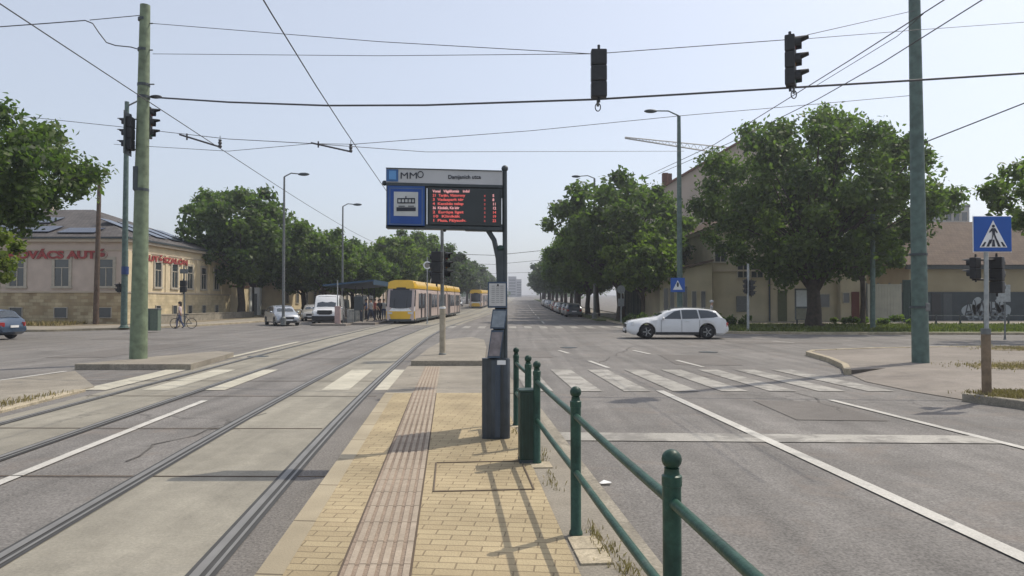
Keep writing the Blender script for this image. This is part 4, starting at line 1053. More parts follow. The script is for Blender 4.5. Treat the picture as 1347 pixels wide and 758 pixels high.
cable('span_wire', 'level thin wire from below the green pole top to the first hanging signal', [LA(201, 71), at(500, 73.5, 17.5), at(779, 71, 15.5)], .008)
cable('span_wire', 'thin wire rising from the first hanging signal to the second and the right pole', [at(795, 70, 15.4), at(1040, 52, 15.2)], .009)
cable('span_wire', 'thin wire from the second hanging signal up to the right pole', [at(1062, 46, 15.2), at(1203, 14, 18.8)], .008)
cable('span_wire', 'faint wire running right from the second hanging signal out of view', [at(1062, 51, 15.2), at(1200, 40, 17), at(1420, 24, 18)], .007)
cable('signal_cable', 'thick cable carrying the two hanging signals across the whole junction', [LA(200, 128), at(300, 134.5, 18.7), at(430, 139, 17.6), at(560, 138.5, 16.8), at(780, 131, 15.6), at(900, 124, 15.4), at(1040, 115.5, 15.35), at(1200, 106, 15.2), at(1420, 92, 15)], .024, n=6)
MB().sphere(LA(205, 127.5)-Vector(LP.location), .09, 10, (2.0, .8, .6)).build('cable_anchor', black, LP, smooth=True)
cable('span_wire', 'cable with an S-shaped drop running from the left border to the green pole', [LA(-60, 40), LA(5, 35), LA(60, 31), LA(112, 27), LA(122, 31), LA(130, 43), LA(140, 56), LA(152, 60), LA(172, 62), LA(186, 66)], .016, n=6)
cable('span_wire', 'thin guy wire with insulators from the top of the green pole towards the upper left', [LA(118, 26.5), LA(188, 20)], .012)
cable('span_wire', 'faint long span wire low across the sky behind the green pole', [at(-40, 146, 32), at(150, 166, 30), at(300, 183, 27), at(410, 189, 24), at(560, 200, 30), at(900, 199, 42)], .013)
cable('span_wire', 'faint span wire from the near contact wire up to the right pole', [at(463, 190, 18.2), at(700, 172, 18.5), at(900, 152, 18.7), at(1030, 141, 18.8), at(1196, 126, 18.8)], .008)
cable('span_wire', 'faint wire from the left contact wire to the near one', [at(150, 190, 21), at(300, 199, 17.6), at(412, 189, 18), at(470, 190, 18.3)], .007)
cable('feeder_wire', 'dark cable from the right border down to the right pole', [at(1420, 107, 17), at(1347, 136, 17.8), at(1215, 188, 18.9)], .018, n=6)
cable('trolley_wire', 'upper of two long wires rising to the top right over the right road', [at(848, 233, 26), at(940, 190, 20), at(1035, 131, 14.5), at(1120, 78, 11.6), at(1245, -2, 9)], .009)
cable('trolley_wire', 'lower of two long wires rising to the top right over the right road', [at(866, 229, 26), at(960, 188, 20), at(1075, 131, 14.5), at(1160, 83, 11.6), at(1295, -2, 9)], .009)
cable('trolley_wire', 'short splice wire joining the long rising wires near the right pole top', [at(1075, 112, 13.5), at(1180, 48, 10.6), at(1215, 18, 9.8)], .006)
for i, (v0, v1, Y) in enumerate(((334, 325, 60), (346, 338, 80), (358, 356, 110))):
    cable('span_wire', ('highest', 'middle', 'lowest')[i]+' of three faint span wires across the far road beyond the display post', [at(585, v0, Y), at(650, v0+2, Y), at(760, v1, Y)], .022)
# steady arms
def arm(label, a, b, up):
    a, b = Vector(a), Vector(b); o = a.copy(); t = thing('registration_arm', label, 'steady arm', o)
    MB().tube([Vector(), (b-a)*.25, b-a], .022, 8).build('arm_tube', wire, t)
    MB().tube([(b-a)*.18+Vector((0, 0, .08)), (b-a)*.18-Vector((0, 0, .08))], .02, 6).build('clamp', wire, t)
    MB().lathe([(.03, -.1), (.05, -.06), (.03, -.02), (.05, .02), (.03, .06), (.045, .1)], (b-a)*.97+Vector((0, 0, .08)), 10).build('insulator', wire, t)
    MB().tube([(b-a)*.97, (b-a)*.97+Vector(up)], .008, 5).build('dropper', wire, t)
arm('steady arm hanging on the near contact wire above the display board', at(409, 188, 17.8), at(463, 200, 17.8), (0, 0, .3))
arm('steady arm on the left contact wire to the right of the green pole', at(236, 177, 17.2), at(291, 194, 17.2), (0, 0, .28))

# ------------------------------------------------------------------ trees
def leaves(name, centers, radii, n, size, m, seed, squash=.8, fill=None):
    rs = np.random.RandomState(seed); K = len(centers); centers = np.array(centers); radii = np.array(radii)
    wts = radii**2; wts = wts/wts.sum(); idx = rs.choice(K, n, p=wts)
    d = rs.normal(size=(n, 3)); d /= np.linalg.norm(d, axis=1)[:, None]
    r = radii[idx]*(rs.rand(n)**.5)*(.8+.55*rs.rand(n)**2)
    p = centers[idx]+d*r[:, None]*np.array([1, 1, squash])
    if fill:                                # loose leaves through the whole crown soften the lobes
        (fc, fr_) = fill; k = rs.rand(n) < .10; q = rs.normal(size=(n, 3)); q /= np.linalg.norm(q, axis=1)[:, None]
        q = np.array(fc)+q*np.array(fr_)*(rs.rand(n)**.28)[:, None]*(.97+.05*rs.rand(n))[:, None]; p[k] = q[k]
    nrm = rs.normal(size=(n, 3))+d*.7+np.array([0, 0, .5]); nrm /= np.linalg.norm(nrm, axis=1)[:, None]
    a = np.cross(nrm, rs.normal(size=(n, 3))); a /= np.linalg.norm(a, axis=1)[:, None]; b = np.cross(nrm, a)
    s = size*(.6+.8*rs.rand(n))[:, None]; a *= s; b *= s*.62
    bend = nrm*s*.18
    v = np.stack([p-a, p-b*.9+bend, p+a, p+b*.9+bend], 1).reshape(-1, 3)
    me = bpy.data.meshes.new(name); me.vertices.add(4*n); me.vertices.foreach_set('co', v.ravel())
    me.loops.add(4*n); me.loops.foreach_set('vertex_index', np.arange(4*n)); me.polygons.add(n)
    me.polygons.foreach_set('loop_start', np.arange(0, 4*n, 4)); me.polygons.foreach_set('loop_total', np.full(n, 4))
    me.update(calc_edges=True)
    ct = rs.rand(K); tone = np.clip(-.05+.75*ct[idx]+.75*rs.rand(n)**2, 0, 1.25)
    at_ = me.attributes.new('tone', 'FLOAT', 'FACE'); at_.data.foreach_set('value', tone.astype(np.float32))
    me.materials.append(m); return me
def tree_meshes(seed, H, R, base, nl, size, m, nclump=60, trunk=.3, cr=(.16, .26), lump=.09, limbs=9, asym=None, rz=None):
    rs = np.random.RandomState(seed); cz = (H+base)/2; hz = (H-base)/2
    cs, rr = [], []
    tries = 0
    while len(cs) < nclump and tries < 5000:
        tries += 1
        if len(cs) < nclump*.62:            # even outer shell, so the outline is a full crown
            k = len(cs)+.5; n_ = nclump*.62; zz = 1-2*k/n_; a_ = k*2.39996+seed
            q_ = sqrt(max(0, 1-zz*zz)); d = np.array([q_*cos(a_), q_*sin(a_), zz])+rs.normal(size=3)*.09; d /= np.linalg.norm(d); f = rs.uniform(.74, .97)
        else:
            d = rs.normal(size=3); d /= np.linalg.norm(d); f = rs.rand()**.6*.85
        c = np.array([d[0]*R*f, d[1]*R*f, d[2]*hz*f])
        if asym: c[0] *= 1+asym*np.sign(c[0])*.5
        bump = 1+lump*sin(5*atan2(d[1], d[0])+seed)+lump*.7*sin(9*d[2]+seed*2)
        c *= bump*.92; r_ = R*rs.uniform(*cr)*(1.15-.35*f)
        c[2] = c[2]+cz
        if c[2]-r_*.8 < base*.93: c[2] = base*.93+r_*.8
        cs.append(c); rr.append(r_)
    crown = leaves('crown', cs, rr, nl, size, m, seed, fill=((0, 0, cz), (R*.9, R*.9, hz*.9)))
    mb = MB(); top = base+(H-base)*.35
    wob = [Vector((rs.uniform(-.15, .15)*trunk*2, rs.uniform(-.15, .15)*trunk*2, 0)) for _ in range(5)]
    zs = [-.1, .25, base*.5, base, top]
    rad = [trunk*1.5, trunk*1.08, trunk*.9, trunk*.82, trunk*.5]
    mb.tube([wob[i]+Vector((0, 0, z)) for i, z in enumerate(zs)], rad, 12)
    order = sorted(range(len(cs)), key=lambda i: -np.linalg.norm(cs[i][:2]))
    pick = list(rs.permutation(len(cs))[:limbs*4])
    for j, i in enumerate(pick):
        c = Vector(cs[i]); s = Vector((0, 0, base*(.75 if j < limbs else 1.0)+(top-base)*rs.rand()*.7))
        q = s.lerp(c, .45)+Vector((0, 0, -.1*R*rs.rand()+.08*R)); rr0 = trunk*(.42 if j < limbs else .2)
        mb.tube([s, s.lerp(q, .5)+Vector((0, 0, .02*R)), q, c], [rr0, rr0*.75, rr0*.5, rr0*.15], 7)
    tk = mb.mesh('trunk', bark, smooth=True)
    return crown, tk
def tree(label, loc, ms, nm='street_tree', sc=(1, 1, 1), rz=0, group=None):
    t = thing(nm, label, 'tree', loc, rz, group); t.scale = sc
    for k, me in zip(('crown', 'trunk'), ms):
        o = bpy.data.objects.new(k, me); C.objects.link(o); o.parent = t
    return t
# the big tree on the right verge
ms = tree_meshes(11, 14.7, 8.9, 2.5, 56000, .165, leafA, nclump=165, trunk=.5, cr=(.095, .16), limbs=12, lump=.045)
tree('very big round-crowned tree on the right verge before the yellow building', (20.2, 46.5, .1), ms, 'big_tree')
ms2 = tree_meshes(5, 10.6, 3.6, 3.2, 13000, .19, leafA, nclump=50, trunk=.2, cr=(.14, .22), lump=.04)
tree('smaller tree filling the gap behind the right steel pole', (26.2, 52, .1), ms2, 'small_tree', (1, 1, 1.0))
# overhanging tree at right edge
ms3 = tree_meshes(17, 8.9, 4.6, 4.4, 9000, .15, leafB, nclump=46, trunk=.22, cr=(.12, .2))
tree('light tree whose branches reach in from the right border above the crossing sign', (25.7, 31, .11), ms3, 'border_tree')
# left tree
ms4 = tree_meshes(23, 10.9, 6.1, 4.8, 30000, .15, leafA, nclump=110, trunk=.35, cr=(.13, .22))
tree('tall tree reaching in from the left border before the shop', (-25.4, 31.5, .1), ms4, 'border_tree')
MSB = leafmat('leaf_yellowgreen', (.07, .10, .015), (.16, .19, .04), .4)
cr_ = tree_meshes(29, 5.2, 2.0, 2.2, 4500, .13, MSB, nclump=26, trunk=.1)
tree('small yellow-green tree low at the left border', (-22.1, 28.6, .03), cr_, 'young_tree')
# generic street trees
V = [tree_meshes(31, 10.2, 5.3, 2.1, 23000, .18, leafA, 85, .3, (.14, .23)), tree_meshes(37, 10.0, 4.9, 2.9, 19000, .2, leafB, 70, .28),
     tree_meshes(41, 9.5, 4.4, 2.8, 12000, .25, leafC, 50, .25), tree_meshes(43, 10.5, 5.0, 2.6, 7000, .36, leafD, 44, .3)]
tree('dense dark wide-crowned tree behind the silver hatchback on the left', (-27.2, 70, .3), V[0], sc=(1.36, 1.2, 1.34), rz=1)
LT = [(-30.5, 82, 1, 1.15, 'loose dark tree whose top shows above the shop roof at its right end'), (-25.2, 84, 0, 1.1, 'dark tree just behind the widest one in the left street row'), (-20.6, 76, 1, .95, 'mid green tree between the two street lamps on the left'), (-19.5, 80, 2, .88, 'yellow-green tree behind the white van'), (-16.2, 80, 1, .72, 'low green tree above the far stop shelter'),
      (-15.8, 92, 2, 1.1, 'bright green tree rising to the left of the display board'), (-14.6, 104, 1, 1.2, 'green tree just behind the blue stop panel'), (-13.0, 118, 3, 1.1, 'dull green tree behind the yellow tram roof'), (-22.5, 98, 0, 1.05, 'dark tree deep in the left street row')]
for x, y, k, s_, lb in LT: tree(lb, (x, y, G(y)), V[k], sc=(s_, s_, s_), rz=x*7)
lw = ['left row beyond the trams, '+s_ for s_ in ('first tree', 'second tree', 'third tree', 'fourth tree', 'fifth tree', 'sixth tree', 'seventh tree', 'eighth tree', 'ninth tree', 'tenth tree')]
rs = random.Random(4)
for i in range(10):
    y = 132+i*19; tree('tree in the '+lw[i], (-12.6-rs.random()*1.5+.012*(y-130), y, G(y)), V[3], sc=(1.05+rs.random()*.2,)*3, rz=rs.random()*6, group='far trees along the left of the street')
RT = [(9.6, 62, 0, 1.33, 'large dark tree at the near end of the right street row, behind the lamp posts'), (10.6, 56.5, 2, .8, 'bright leafy tree at the far right corner behind the estate car'), (8.9, 73, 1, 1.12, 'second mid green tree of the right street row'), (9.2, 84, 0, 1.1, 'third dark tree of the right street row'), (16.3, 70, 1, 1.02, 'tree behind the right street row before the gabled house'),
      (9.3, 96, 0, 1.1, 'fourth dark tree of the right street row')]
for x, y, k, s_, lb in RT: tree(lb, (x, y, G(y)), V[k], sc=(s_*.95, s_, s_), rz=y)
for i in range(13):
    y = 109+i*15; tree('far right row, '+('first', 'second', 'third', 'fourth', 'fifth', 'sixth', 'seventh', 'eighth', 'ninth', 'tenth', 'eleventh', 'twelfth', 'last')[i]+' tree of those fading into the distance', (9.6+.012*(y-100)+rs.random()*.8, y, G(y)), V[3], sc=(1.1+rs.random()*.15,)*3, rz=rs.random()*6, group='far trees along the right of the street')
# far wooded skyline as one mass
cs = []; rr = []
rsn = np.random.RandomState(3)
for i in range(150):
    x = rsn.uniform(-330, 330)
    if abs(x-7) < 9: x += 26
    y = rsn.uniform(380, 520); cs.append((x, y, G(y)+rsn.uniform(2, 7))); rr.append(rsn.uniform(4, 7))
fw = bpy.data.objects.new('distant_trees', leaves('distant_trees', cs, rr, 14000, 1.0, leafD, 9)); C.objects.link(fw); tag(fw, 'distant trees closing the horizon', 'trees', kind='stuff')

# ------------------------------------------------------------------ buildings
stucco = mat('stucco_beige', (.50, .415, .35), .9, 0, .1, 1.2, bump=.1)
stucco_l = mat('stucco_cream_sunlit', (.62, .52, .35), .9, 0, .1, 1.2)  # cream plaster brightened: sun on the shop's side wall put into the colour
stucco_p = mat('stucco_pinkish', (.46, .38, .32), .9, 0, .1, .6)
yellowwall = mat('yellow_wall', (.45, .395, .28), .9, 0, .14, .7)
ochre = mat('ochre_wall', (.30, .25, .155), .9, 0, .12, .6)
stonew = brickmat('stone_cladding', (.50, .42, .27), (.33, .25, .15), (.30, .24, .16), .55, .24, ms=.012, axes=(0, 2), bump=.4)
stonew2 = brickmat('stone_cladding_sunlit', (.62, .52, .34), (.52, .43, .27), (.45, .37, .24), .55, .24, ms=.01, axes=(1, 2), bump=.4)  # same stone as the front, brighter: sunlight on the side painted in
trim = mat('stucco_trim', (.47, .40, .31), .85, 0, .08, 2)
tilebr = brickmat('roof_tiles_brown', (.125, .088, .062), (.10, .07, .05), (.07, .05, .04), .3, .35, ms=.02, axes=(0, 1), bump=.8)
tilegrey = brickmat('roof_tiles_grey', (.12, .11, .105), (.09, .083, .08), (.05, .045, .045), .3, .35, ms=.02, axes=(0, 1), bump=.8)
tilered = brickmat('roof_tiles_red', (.19, .095, .065), (.14, .07, .05), (.08, .04, .03), .3, .35, ms=.02, axes=(0, 1), bump=.8)
solar = mat('solar_panel', (.012, .016, .035), .2, .2, .1, 3)
frm = mat('window_frame', (.42, .38, .31), .7)
def window(parent, p, ux, w_, h_, arch=False, m=None, depth=.07, name='window', fr=.12, bars=True):
    """p = bottom centre on the wall plane, ux = direction along wall; outward normal = ux x -z"""
    ux = Vector(ux).normalized(); nz = Vector((0, 0, 1)); nn = ux.cross(nz).normalized(); p = Vector(p)
    def B(mb, x0, x1, z0, z1, d0, d1):
        mb.prism([p+ux*x0+nz*z0+nn*d0, p+ux*x1+nz*z0+nn*d0, p+ux*x1+nz*z1+nn*d0, p+ux*x0+nz*z1+nn*d0], nn*(d1-d0))
    mb = MB(); a = w_/2
    B(mb, -a-fr, -a, 0, h_, -.01, depth); B(mb, a, a+fr, 0, h_, -.01, depth); B(mb, -a-fr, a+fr, h_, h_+fr, -.01, depth); 
    wd = mb.build(name, m or frm, parent)
    mb = MB(); B(mb, -a-fr*1.2, a+fr*1.2, -fr*.8, 0, -.01, depth*1.7); mb.build('sill', m or frm, wd)
    mb = MB(); B(mb, -a, a, 0, h_, .005, .015); mb.build('pane', winglass, wd)
    if bars:
        mb = MB(); B(mb, -.03, .03, 0, h_*.68, .018, .04); B(mb, -a, a, h_*.68, h_*.68+.06, .018, .04); mb.build('glazing_bar', m or frm, wd)
    return wd
# --- shop on the left corner
SY = 52.0; xc = -28.9
t = thing('shop_building', 'beige single-storey corner shop with red lettering, stone base and solar panels', 'building', (xc, SY, .1))
o = Vector(t.location)
X0 = -36.0                                   # local x of far left end
def wbox(name, x0, x1, y0, y1, z0, z1, m, par): 
    return MB().box(((x0+x1)/2, (y0+y1)/2, (z0+z1)/2), (x1-x0, y1-y0, z1-z0)).build(name, m, par)
wbox('wall', X0, 0, 0, 19, 2.42, 6.2, stucco, t)
wbox('stone_base', X0-.05, .05, -.05, 19.05, -.2, 2.40, stonew, t)
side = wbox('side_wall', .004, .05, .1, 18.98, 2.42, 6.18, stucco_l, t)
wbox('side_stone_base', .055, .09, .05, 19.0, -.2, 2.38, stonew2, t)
wbox('string_course', X0-.1, .14, -.12, 19.1, 2.40, 2.52, trim, t)
wbox('frieze_band', X0-.06, .1, -.07, 19.06, 5.55, 5.66, trim, t)
wbox('cornice', X0-.3, .35, -.32, 19.3, 6.2, 6.42, trim, t)
wbox('gutter', X0-.42, .47, -.44, 19.4, 6.42, 6.56, dgrey, t)
# hipped roof
e = .45; zr = 9.9
mb = MB(); A = [(X0-e, -e, 6.56), (e, -e, 6.56), (e, 19+e, 6.56), (X0-e, 19+e, 6.56), (X0+9, 9.5, zr), (-8.2, 9.5, zr)]
mb.add(A, [(0, 1, 5, 4), (1, 2, 5), (2, 3, 4, 5), (3, 0, 4), (3, 2, 1, 0)]); mb.build('roof', tilegrey, t)
# solar panels on the two visible slopes
def onroof(a, b, c, u, v, uw, vh):
    a, b, c = Vector(a), Vector(b), Vector(c)   # a origin, a->b along, a->c up slope
    e1 = (b-a).normalized(); e2 = (c-a); e2 = (e2-e1*e2.dot(e1)).normalized(); nn = e1.cross(e2)
    if nn.z < 0: nn = -nn
    p = a+e1*u+e2*v+nn*.08
    return [p, p+e1*uw, p+e1*uw+e2*vh, p+e2*vh], nn*.05
for i, (u, v, uw, vh) in enumerate(((12.5, 1.2, 4.4, 2.2), (17.4, 1.2, 4.2, 2.2), (22.4, 1.0, 4.6, 2.8), (27.6, 1.2, 2.6, 1.9), (31, .9, 2.8, 1.6), (6.5, 1.2, 4.4, 2.2), (18.3, 4.6, 6.5, 2.3), (25.6, 4.5, 2.6, 2.0))):
    q, n_ = onroof(A[0], A[1], A[4], u, v, uw, vh); MB().prism(q, n_).build('solar_panel', solar, t)
for u in (3.6, 6.4, 9.2, 12.0):
    q, n_ = onroof(A[1], A[2], A[5], u, 1.3, 1.9, 3.6); MB().prism(q, n_).build('solar_panel', solar, t)
for x, z in ((-24, 8.6), (-12, 8.9)):
    MB().box((x, 9.5, z+.6), (.7, .7, 1.5), bev=.03).build('chimney', stucco, t)
def lx(u, Y=SY): return at(u, 400, Y).x-o.x
for u in (-46, -13, 22, 81, 139): window(t, (lx(u), 0, 3.0-.1), (1, 0, 0), 1.05, 1.98, fr=.22)
for u in (-46, -13, 22, 81, 139): window(t, (lx(u)+.0, -.055, .55), (1, 0, 0), .92, .72, fr=.05, bars=False, name='basement_window')
for k, yy_ in enumerate((1.9, 4.6, 7.4, 10.2, 13.0, 15.8)):
    window(side, (.052, yy_, 2.95), (0, 1, 0), .95, 1.95, fr=.2)
    window(side, (.093, yy_, .5), (0, 1, 0), .7, .9, fr=.05, bars=False, name='basement_window')
for yy_ in (.35, 3.2, 6.0, 8.8, 11.6, 14.4, 17.2): wbox('pilaster', .05, .12, yy_-.22, yy_+.22, 2.52, 5.55, stucco_l, side)
text('lettering', 'KOVÁCS AUTÓ', .78, redfade, t, (lx(10), -.09, (at(90, 340, SY).z-.1)), width=lx(141)-lx(10), bold=.035, ext=.03)
text('lettering', 'AUTÓSZALON', .62, redfade, t, (.13, 2.3, 4.98), rot=(pi/2, 0, pi/2), width=7.4, bold=.03, ext=.03)
MB().sphere((.16, 1.6, 5.2), .3, 12, (.2, 1, 1)).build('round_emblem', whitep, t)
# courtyard wall and gate, houses further up the left side
t = thing('courtyard_wall', 'cream courtyard wall with white gate pillars right of the corner shop', 'wall', (-29.0, 71.2, .2))
wbox('wall', -.2, .2, 0, 5, -.3, 3.2, stucco_l, t); wbox('coping', -.28, .28, -.05, 5.05, 3.2, 3.36, tilered, t)
for yy_ in (5.3, 8.2): wbox('pillar', -.3, .3, yy_-.3, yy_+.3, -.3, 3.3, whitep, t)
mb = MB()
for k in range(12): mb.box((0, 5.75+k*.19, 1.35), (.04, .05, 2.5))
mb.build('gate_bars', dgrey, t)
def house(label, x, y, w_, d_len, h, wallm, roofm, side='left', nwin=4, roofh=3.0, nm='house', ridge='y', floors=1):
    """street house: on the left its +x wall faces the road"""
    t = thing(nm, label, 'house', (x, y, G(y)))
    sg = 1 if side == 'left' else -1
    x0, x1 = (-w_, 0) if side == 'left' else (0, w_)
    wl = wbox('wall', x0, x1, 0, d_len, -.4, h, wallm, t); wbox('cornice', x0-.2, x1+.2, -.2, d_len+.2, h, h+.2, trim, t)
    wbox('base_course', x0-.04, x1+.04, -.04, d_len+.04, -.4, .7, kerbdark, t)
    e = .35; z0 = h+.2
    if ridge == 'y': A = [(x0-e, -e, z0), (x1+e, -e, z0), (x1+e, d_len+e, z0), (x0-e, d_len+e, z0), ((x0+x1)/2, -e, z0+roofh), ((x0+x1)/2, d_len+e, z0+roofh)]; fs = [(1, 2, 5, 4), (0, 4, 5, 3), (0, 1, 4), (2, 3, 5), (3, 2, 1, 0)]
    mb = MB(); mb.add(A, fs); rf = mb.build('roof', roofm, t)
    MB().box(((x0+x1)/2+1, d_len*.3, z0+roofh), (.7, .6, 1.6), bev=.03).build('chimney', stucco, rf)
    for fl in range(floors):
        for k in range(nwin):
            window(wl, ((0.002 if sg > 0 else -.002), (k+.5)*d_len/nwin, 1.5+fl*3.3), (0, sg, 0), 1.0, 1.7, fr=.14)
        for k in range(2): window(wl, (x0+(k+.5)*w_/2, -.002, 1.5+fl*3.3), (1, 0, 0), 1.0, 1.7, fr=.14)
    return t
house('cream street house behind the dark trees on the left', -27.5, 83, 12, 16, 5.2, stucco_l, tilered)
house('white street house with a grey roof farther up on the left', -24.5, 101, 12, 17, 5.6, mat('offwhite_wall', (.6, .57, .5), .9, 0, .08, 1), tilegrey)
house('dark-roofed two-storey house showing above the left trees', -25.5, 122, 14, 18, 8.4, stucco, tilegrey, floors=2, roofh=4)
house('cream house at the far end of the left street side', -21, 146, 12, 30, 5.6, stucco_l, tilered, nwin=6)
# --- right side: tall gabled house
gy = 74.0
t = thing('gabled_house', 'tall pinkish gable end with a red tiled roof edge rising behind the right trees', 'house', (15.6, gy, .2)); o = Vector(t.location)
xl, xr = 0, 19.0; ze = at(866, 249, gy).z-o.z-.2; za = at(940, 208, gy).z-o.z
sl_ = (za-ze)/((at(940, 208, gy).x-at(866, 249, gy).x)); xm = (xl+xr)/2; zt_ = ze+sl_*xm
gw = MB().prism([(xl, 0, -.4), (xr, 0, -.4), (xr, 0, ze), (xm, 0, zt_), (xl, 0, ze)], (0, 22, 0)).build('wall', stucco_p, t)
mb = MB(); th = .25
mb.prism([(xl-.5, -.4, ze-.5*sl_+.05), (xm, -.4, zt_+.05), (xm, -.4, zt_+th+.05), (xl-.5, -.4, ze-.5*sl_+th+.05)], (0, 23, 0))
mb.prism([(xm+.001, -.4, zt_+.05), (xr+.5, -.4, ze-.5*sl_+.05), (xr+.5, -.4, ze-.5*sl_+th+.05), (xm+.001, -.4, zt_+th+.05)], (0, 23, 0)); rf = mb.build('roof', tilered, t)
for x, yy_ in ((1.4, 3), (3.2, 9)): MB().box((x, yy_, ze+sl_*x+.8), (.6, .6, 1.7), bev=.03).build('chimney', tilered, rf)
for k in range(6):
    for fl in range(3): window(gw, (-.002, 2+k*3.4, 1.4+fl*3.5), (0, -1, 0), 1.1, 1.9, fr=.14)
# --- yellow building behind the big tree
yy0 = 57.5
t = thing('yellow_building', 'shaded yellow two-storey building behind the big tree', 'building', (at(938, 400, yy0).x, yy0, .15)); o = Vector(t.location)
gx = lambda u: at(u, 400, yy0).x-o.x
W1 = gx(1105)
wl = wbox('wall', 0, W1, 0, 12, -.3, 7.6, yellowwall, t)
wbox('cornice', -.25, W1+.25, -.3, 12.2, 7.6, 7.85, trim, t)
mb = MB(); mb.add([(-.4, -.5, 7.85), (W1+.4, -.5, 7.85), (W1+.4, 12.5, 7.85), (-.4, 12.5, 7.85), (3, 6, 10.2), (W1-3, 6, 10.2)], [(0, 1, 5, 4), (1, 2, 5), (2, 3, 4, 5), (3, 0, 4), (3, 2, 1, 0)]); mb.build('roof', tilebr, t)
wbox('string_course', -.05, W1+.05, -.09, 12, 4.2, 4.34, trim, t)
for u in (974, 982, 992, 1000): window(wl, (gx(u), -.002, at(u, 365, yy0).z-o.z), (1, 0, 0), .42, 1.15, fr=.05, bars=False)
for u in (948, 1020, 1040, 1090): window(wl, (gx(u), -.002, 5.0), (1, 0, 0), .9, 1.5, fr=.12)
window(wl, (gx(1084), -.002, 1.25), (1, 0, 0), .85, 1.05, fr=.06, bars=False)
wbox('downpipe', gx(1012)-.06, gx(1012)+.06, -.12, -.01, 0, 7.6, dgrey, t)
wbox('door', gx(1023), gx(1023)+.75, -.05, -.004, 0, 2.6, mat('old_green_door', (.10, .11, .06), .8), t)
MB().box((gx(976), -.05, 1.5), (.95, .09, 1.3), bev=.02).build('meter_box', galvd, t)
# lean-to on its left with slanting roof
t = thing('low_annex', 'low beige annex with slanting roof behind the blue pedestrian sign', 'building', (at(868, 400, 56).x, 56, .15)); o = Vector(t.location)
ax = at(938, 400, 56).x-o.x-.05; z0_ = at(870, 364, 56).z; z1_ = at(938, 348, 56).z
aw = MB().prism([(0, 0, -.3), (ax, 0, -.3), (ax, 0, z1_), (0, 0, z0_)], (0, 8, 0)).build('wall', yellowwall, t)
MB().prism([(-.3, -.4, z0_-.0), (ax+.02, -.4, z1_+.08), (ax+.02, -.4, z1_+.25), (-.3, -.4, z0_+.16)], (0, 8.6, 0)).build('roof', tilebr, t)
for u, h_ in ((876, 2.2), (884, 2.2), (901, 2.4), (913, 1.9), (925, 1.9)): window(aw, (at(u, 400, 56).x-o.x, -.002, 1.0), (1, 0, 0), .34, h_*.8, fr=.05, bars=False)
# annex to the right: brownish section with red door, then pale boarded wall
t = thing('side_wing', 'shaded low wing with a red-brown door right of the big trunk', 'building', (at(1105, 400, 57).x+.05, 57, .15)); o = Vector(t.location)
gx2 = lambda u: at(u, 400, 57).x-o.x
wl = wbox('wall', 0, gx2(1140), 0, 9, -.3, 4.3, yellowwall, t)
mb = MB(); q = gx2(1140); mb.add([(-.0, -.4, 4.3), (q+.3, -.4, 4.3), (q+.3, 9, 4.3), (0, 9, 4.3), (0, 4.4, 6.4), (q+.3, 4.4, 6.4)], [(0, 1, 5, 4), (1, 2, 5), (2, 3, 4, 5), (3, 0, 4), (3, 2, 1, 0)]); mb.build('roof', tilebr, t)
wbox('door', gx2(1120), gx2(1130), -.06, -.004, -.1, 2.5, mat('door_redbrown', (.12, .035, .025), .7), t)
window(t, (gx2(1113), -.003, 1.6), (1, 0, 0), .5, .8, fr=.05, bars=False)
t = thing('panel_fence', 'pale grey boarded fence between the red-brown door and the dark gate', 'fence', (at(1141, 400, 56).x, 56, .15)); o = Vector(t.location)
q = at(1186, 400, 56).x-o.x; fencem = mat('pale_boards', (.36, .35, .29), .85, 0, .12, 1.5)
mb = MB(); nb = 12
for k in range(nb): mb.box(((k+.5)*q/nb, 0, 1.5), (q/nb-.02, .05, 3.2), bev=.005)
mb.build('boards', fencem, t)
for k in range(4): MB().box((k*q/3, .08, 1.55), (.1, .1, 3.3)).build('fence_post', galvd, t)
t = thing('dark_gate', 'tall dark green gate left of the graffiti wall, behind the right steel pole', 'gate', (at(1187, 400, 56).x, 56, .15)); o = Vector(t.location)
q = at(1212, 400, 56).x-o.x
for k in range(2): MB().box(((k+.5)*q/2, 0, 1.7), (q/2-.04, .06, 3.5), bev=.01).build('gate_leaf', darkgreen, t)
mb = MB()
for k in range(8): mb.box(((k+.5)*q/8, -.045, 1.7), (.03, .03, 3.3))
mb.build('gate_ribs', darkgreen, t)
# dark corner fence left of annex
t = thing('garden_fence', 'dark green board fence in the shade of the right street trees', 'fence', (at(822, 400, 63).x, 63, .2)); o = Vector(t.location)
q = at(868, 400, 63).x-o.x
mb = MB()
for k in range(24): mb.box(((k+.5)*q/24, 0, 1.35), (q/24-.015, .04, 2.8))
mb.build('boards', darkgreen, t)
for k in range(5): MB().box((k*q/4, .06, 1.4), (.1, .1, 2.9)).build('fence_post', dgrey, t)
# --- hangar with graffiti
hy = 60.0
t = thing('tiled_hall', 'long hall with brown tiled roof, ochre wall and pale graffiti on its base', 'building', (at(1196, 400, hy).x, hy, .15)); o = Vector(t.location)
HL = 52; ze = at(1250, 349, hy).z-o.z
wbox('wall', 0, HL, 0, 14, 2.55, ze, ochre, t)
db = wbox('dark_base', -.05, HL+.05, -.06, 14, -.3, 2.53, mat('dark_base', (.028, .04, .045), .7, 0, .3, 1.4), t)
wbox('eave_beam', -.4, HL, -.55, -.1, ze-.35, ze-.02, dgrey, t)
zr = 1.72+(399-292)/915*(hy+7)-.15
mb = MB(); e = .8; mb.add([(-.6, -e, ze), (HL, -e, ze), (HL, 14+e, ze), (-.6, 14+e, ze), (-.6, 7, zr), (HL, 7, zr)], [(0, 1, 5, 4), (2, 3, 4, 5), (0, 4, 3), (1, 2, 5)]); mb.build('roof', tilebr, t)
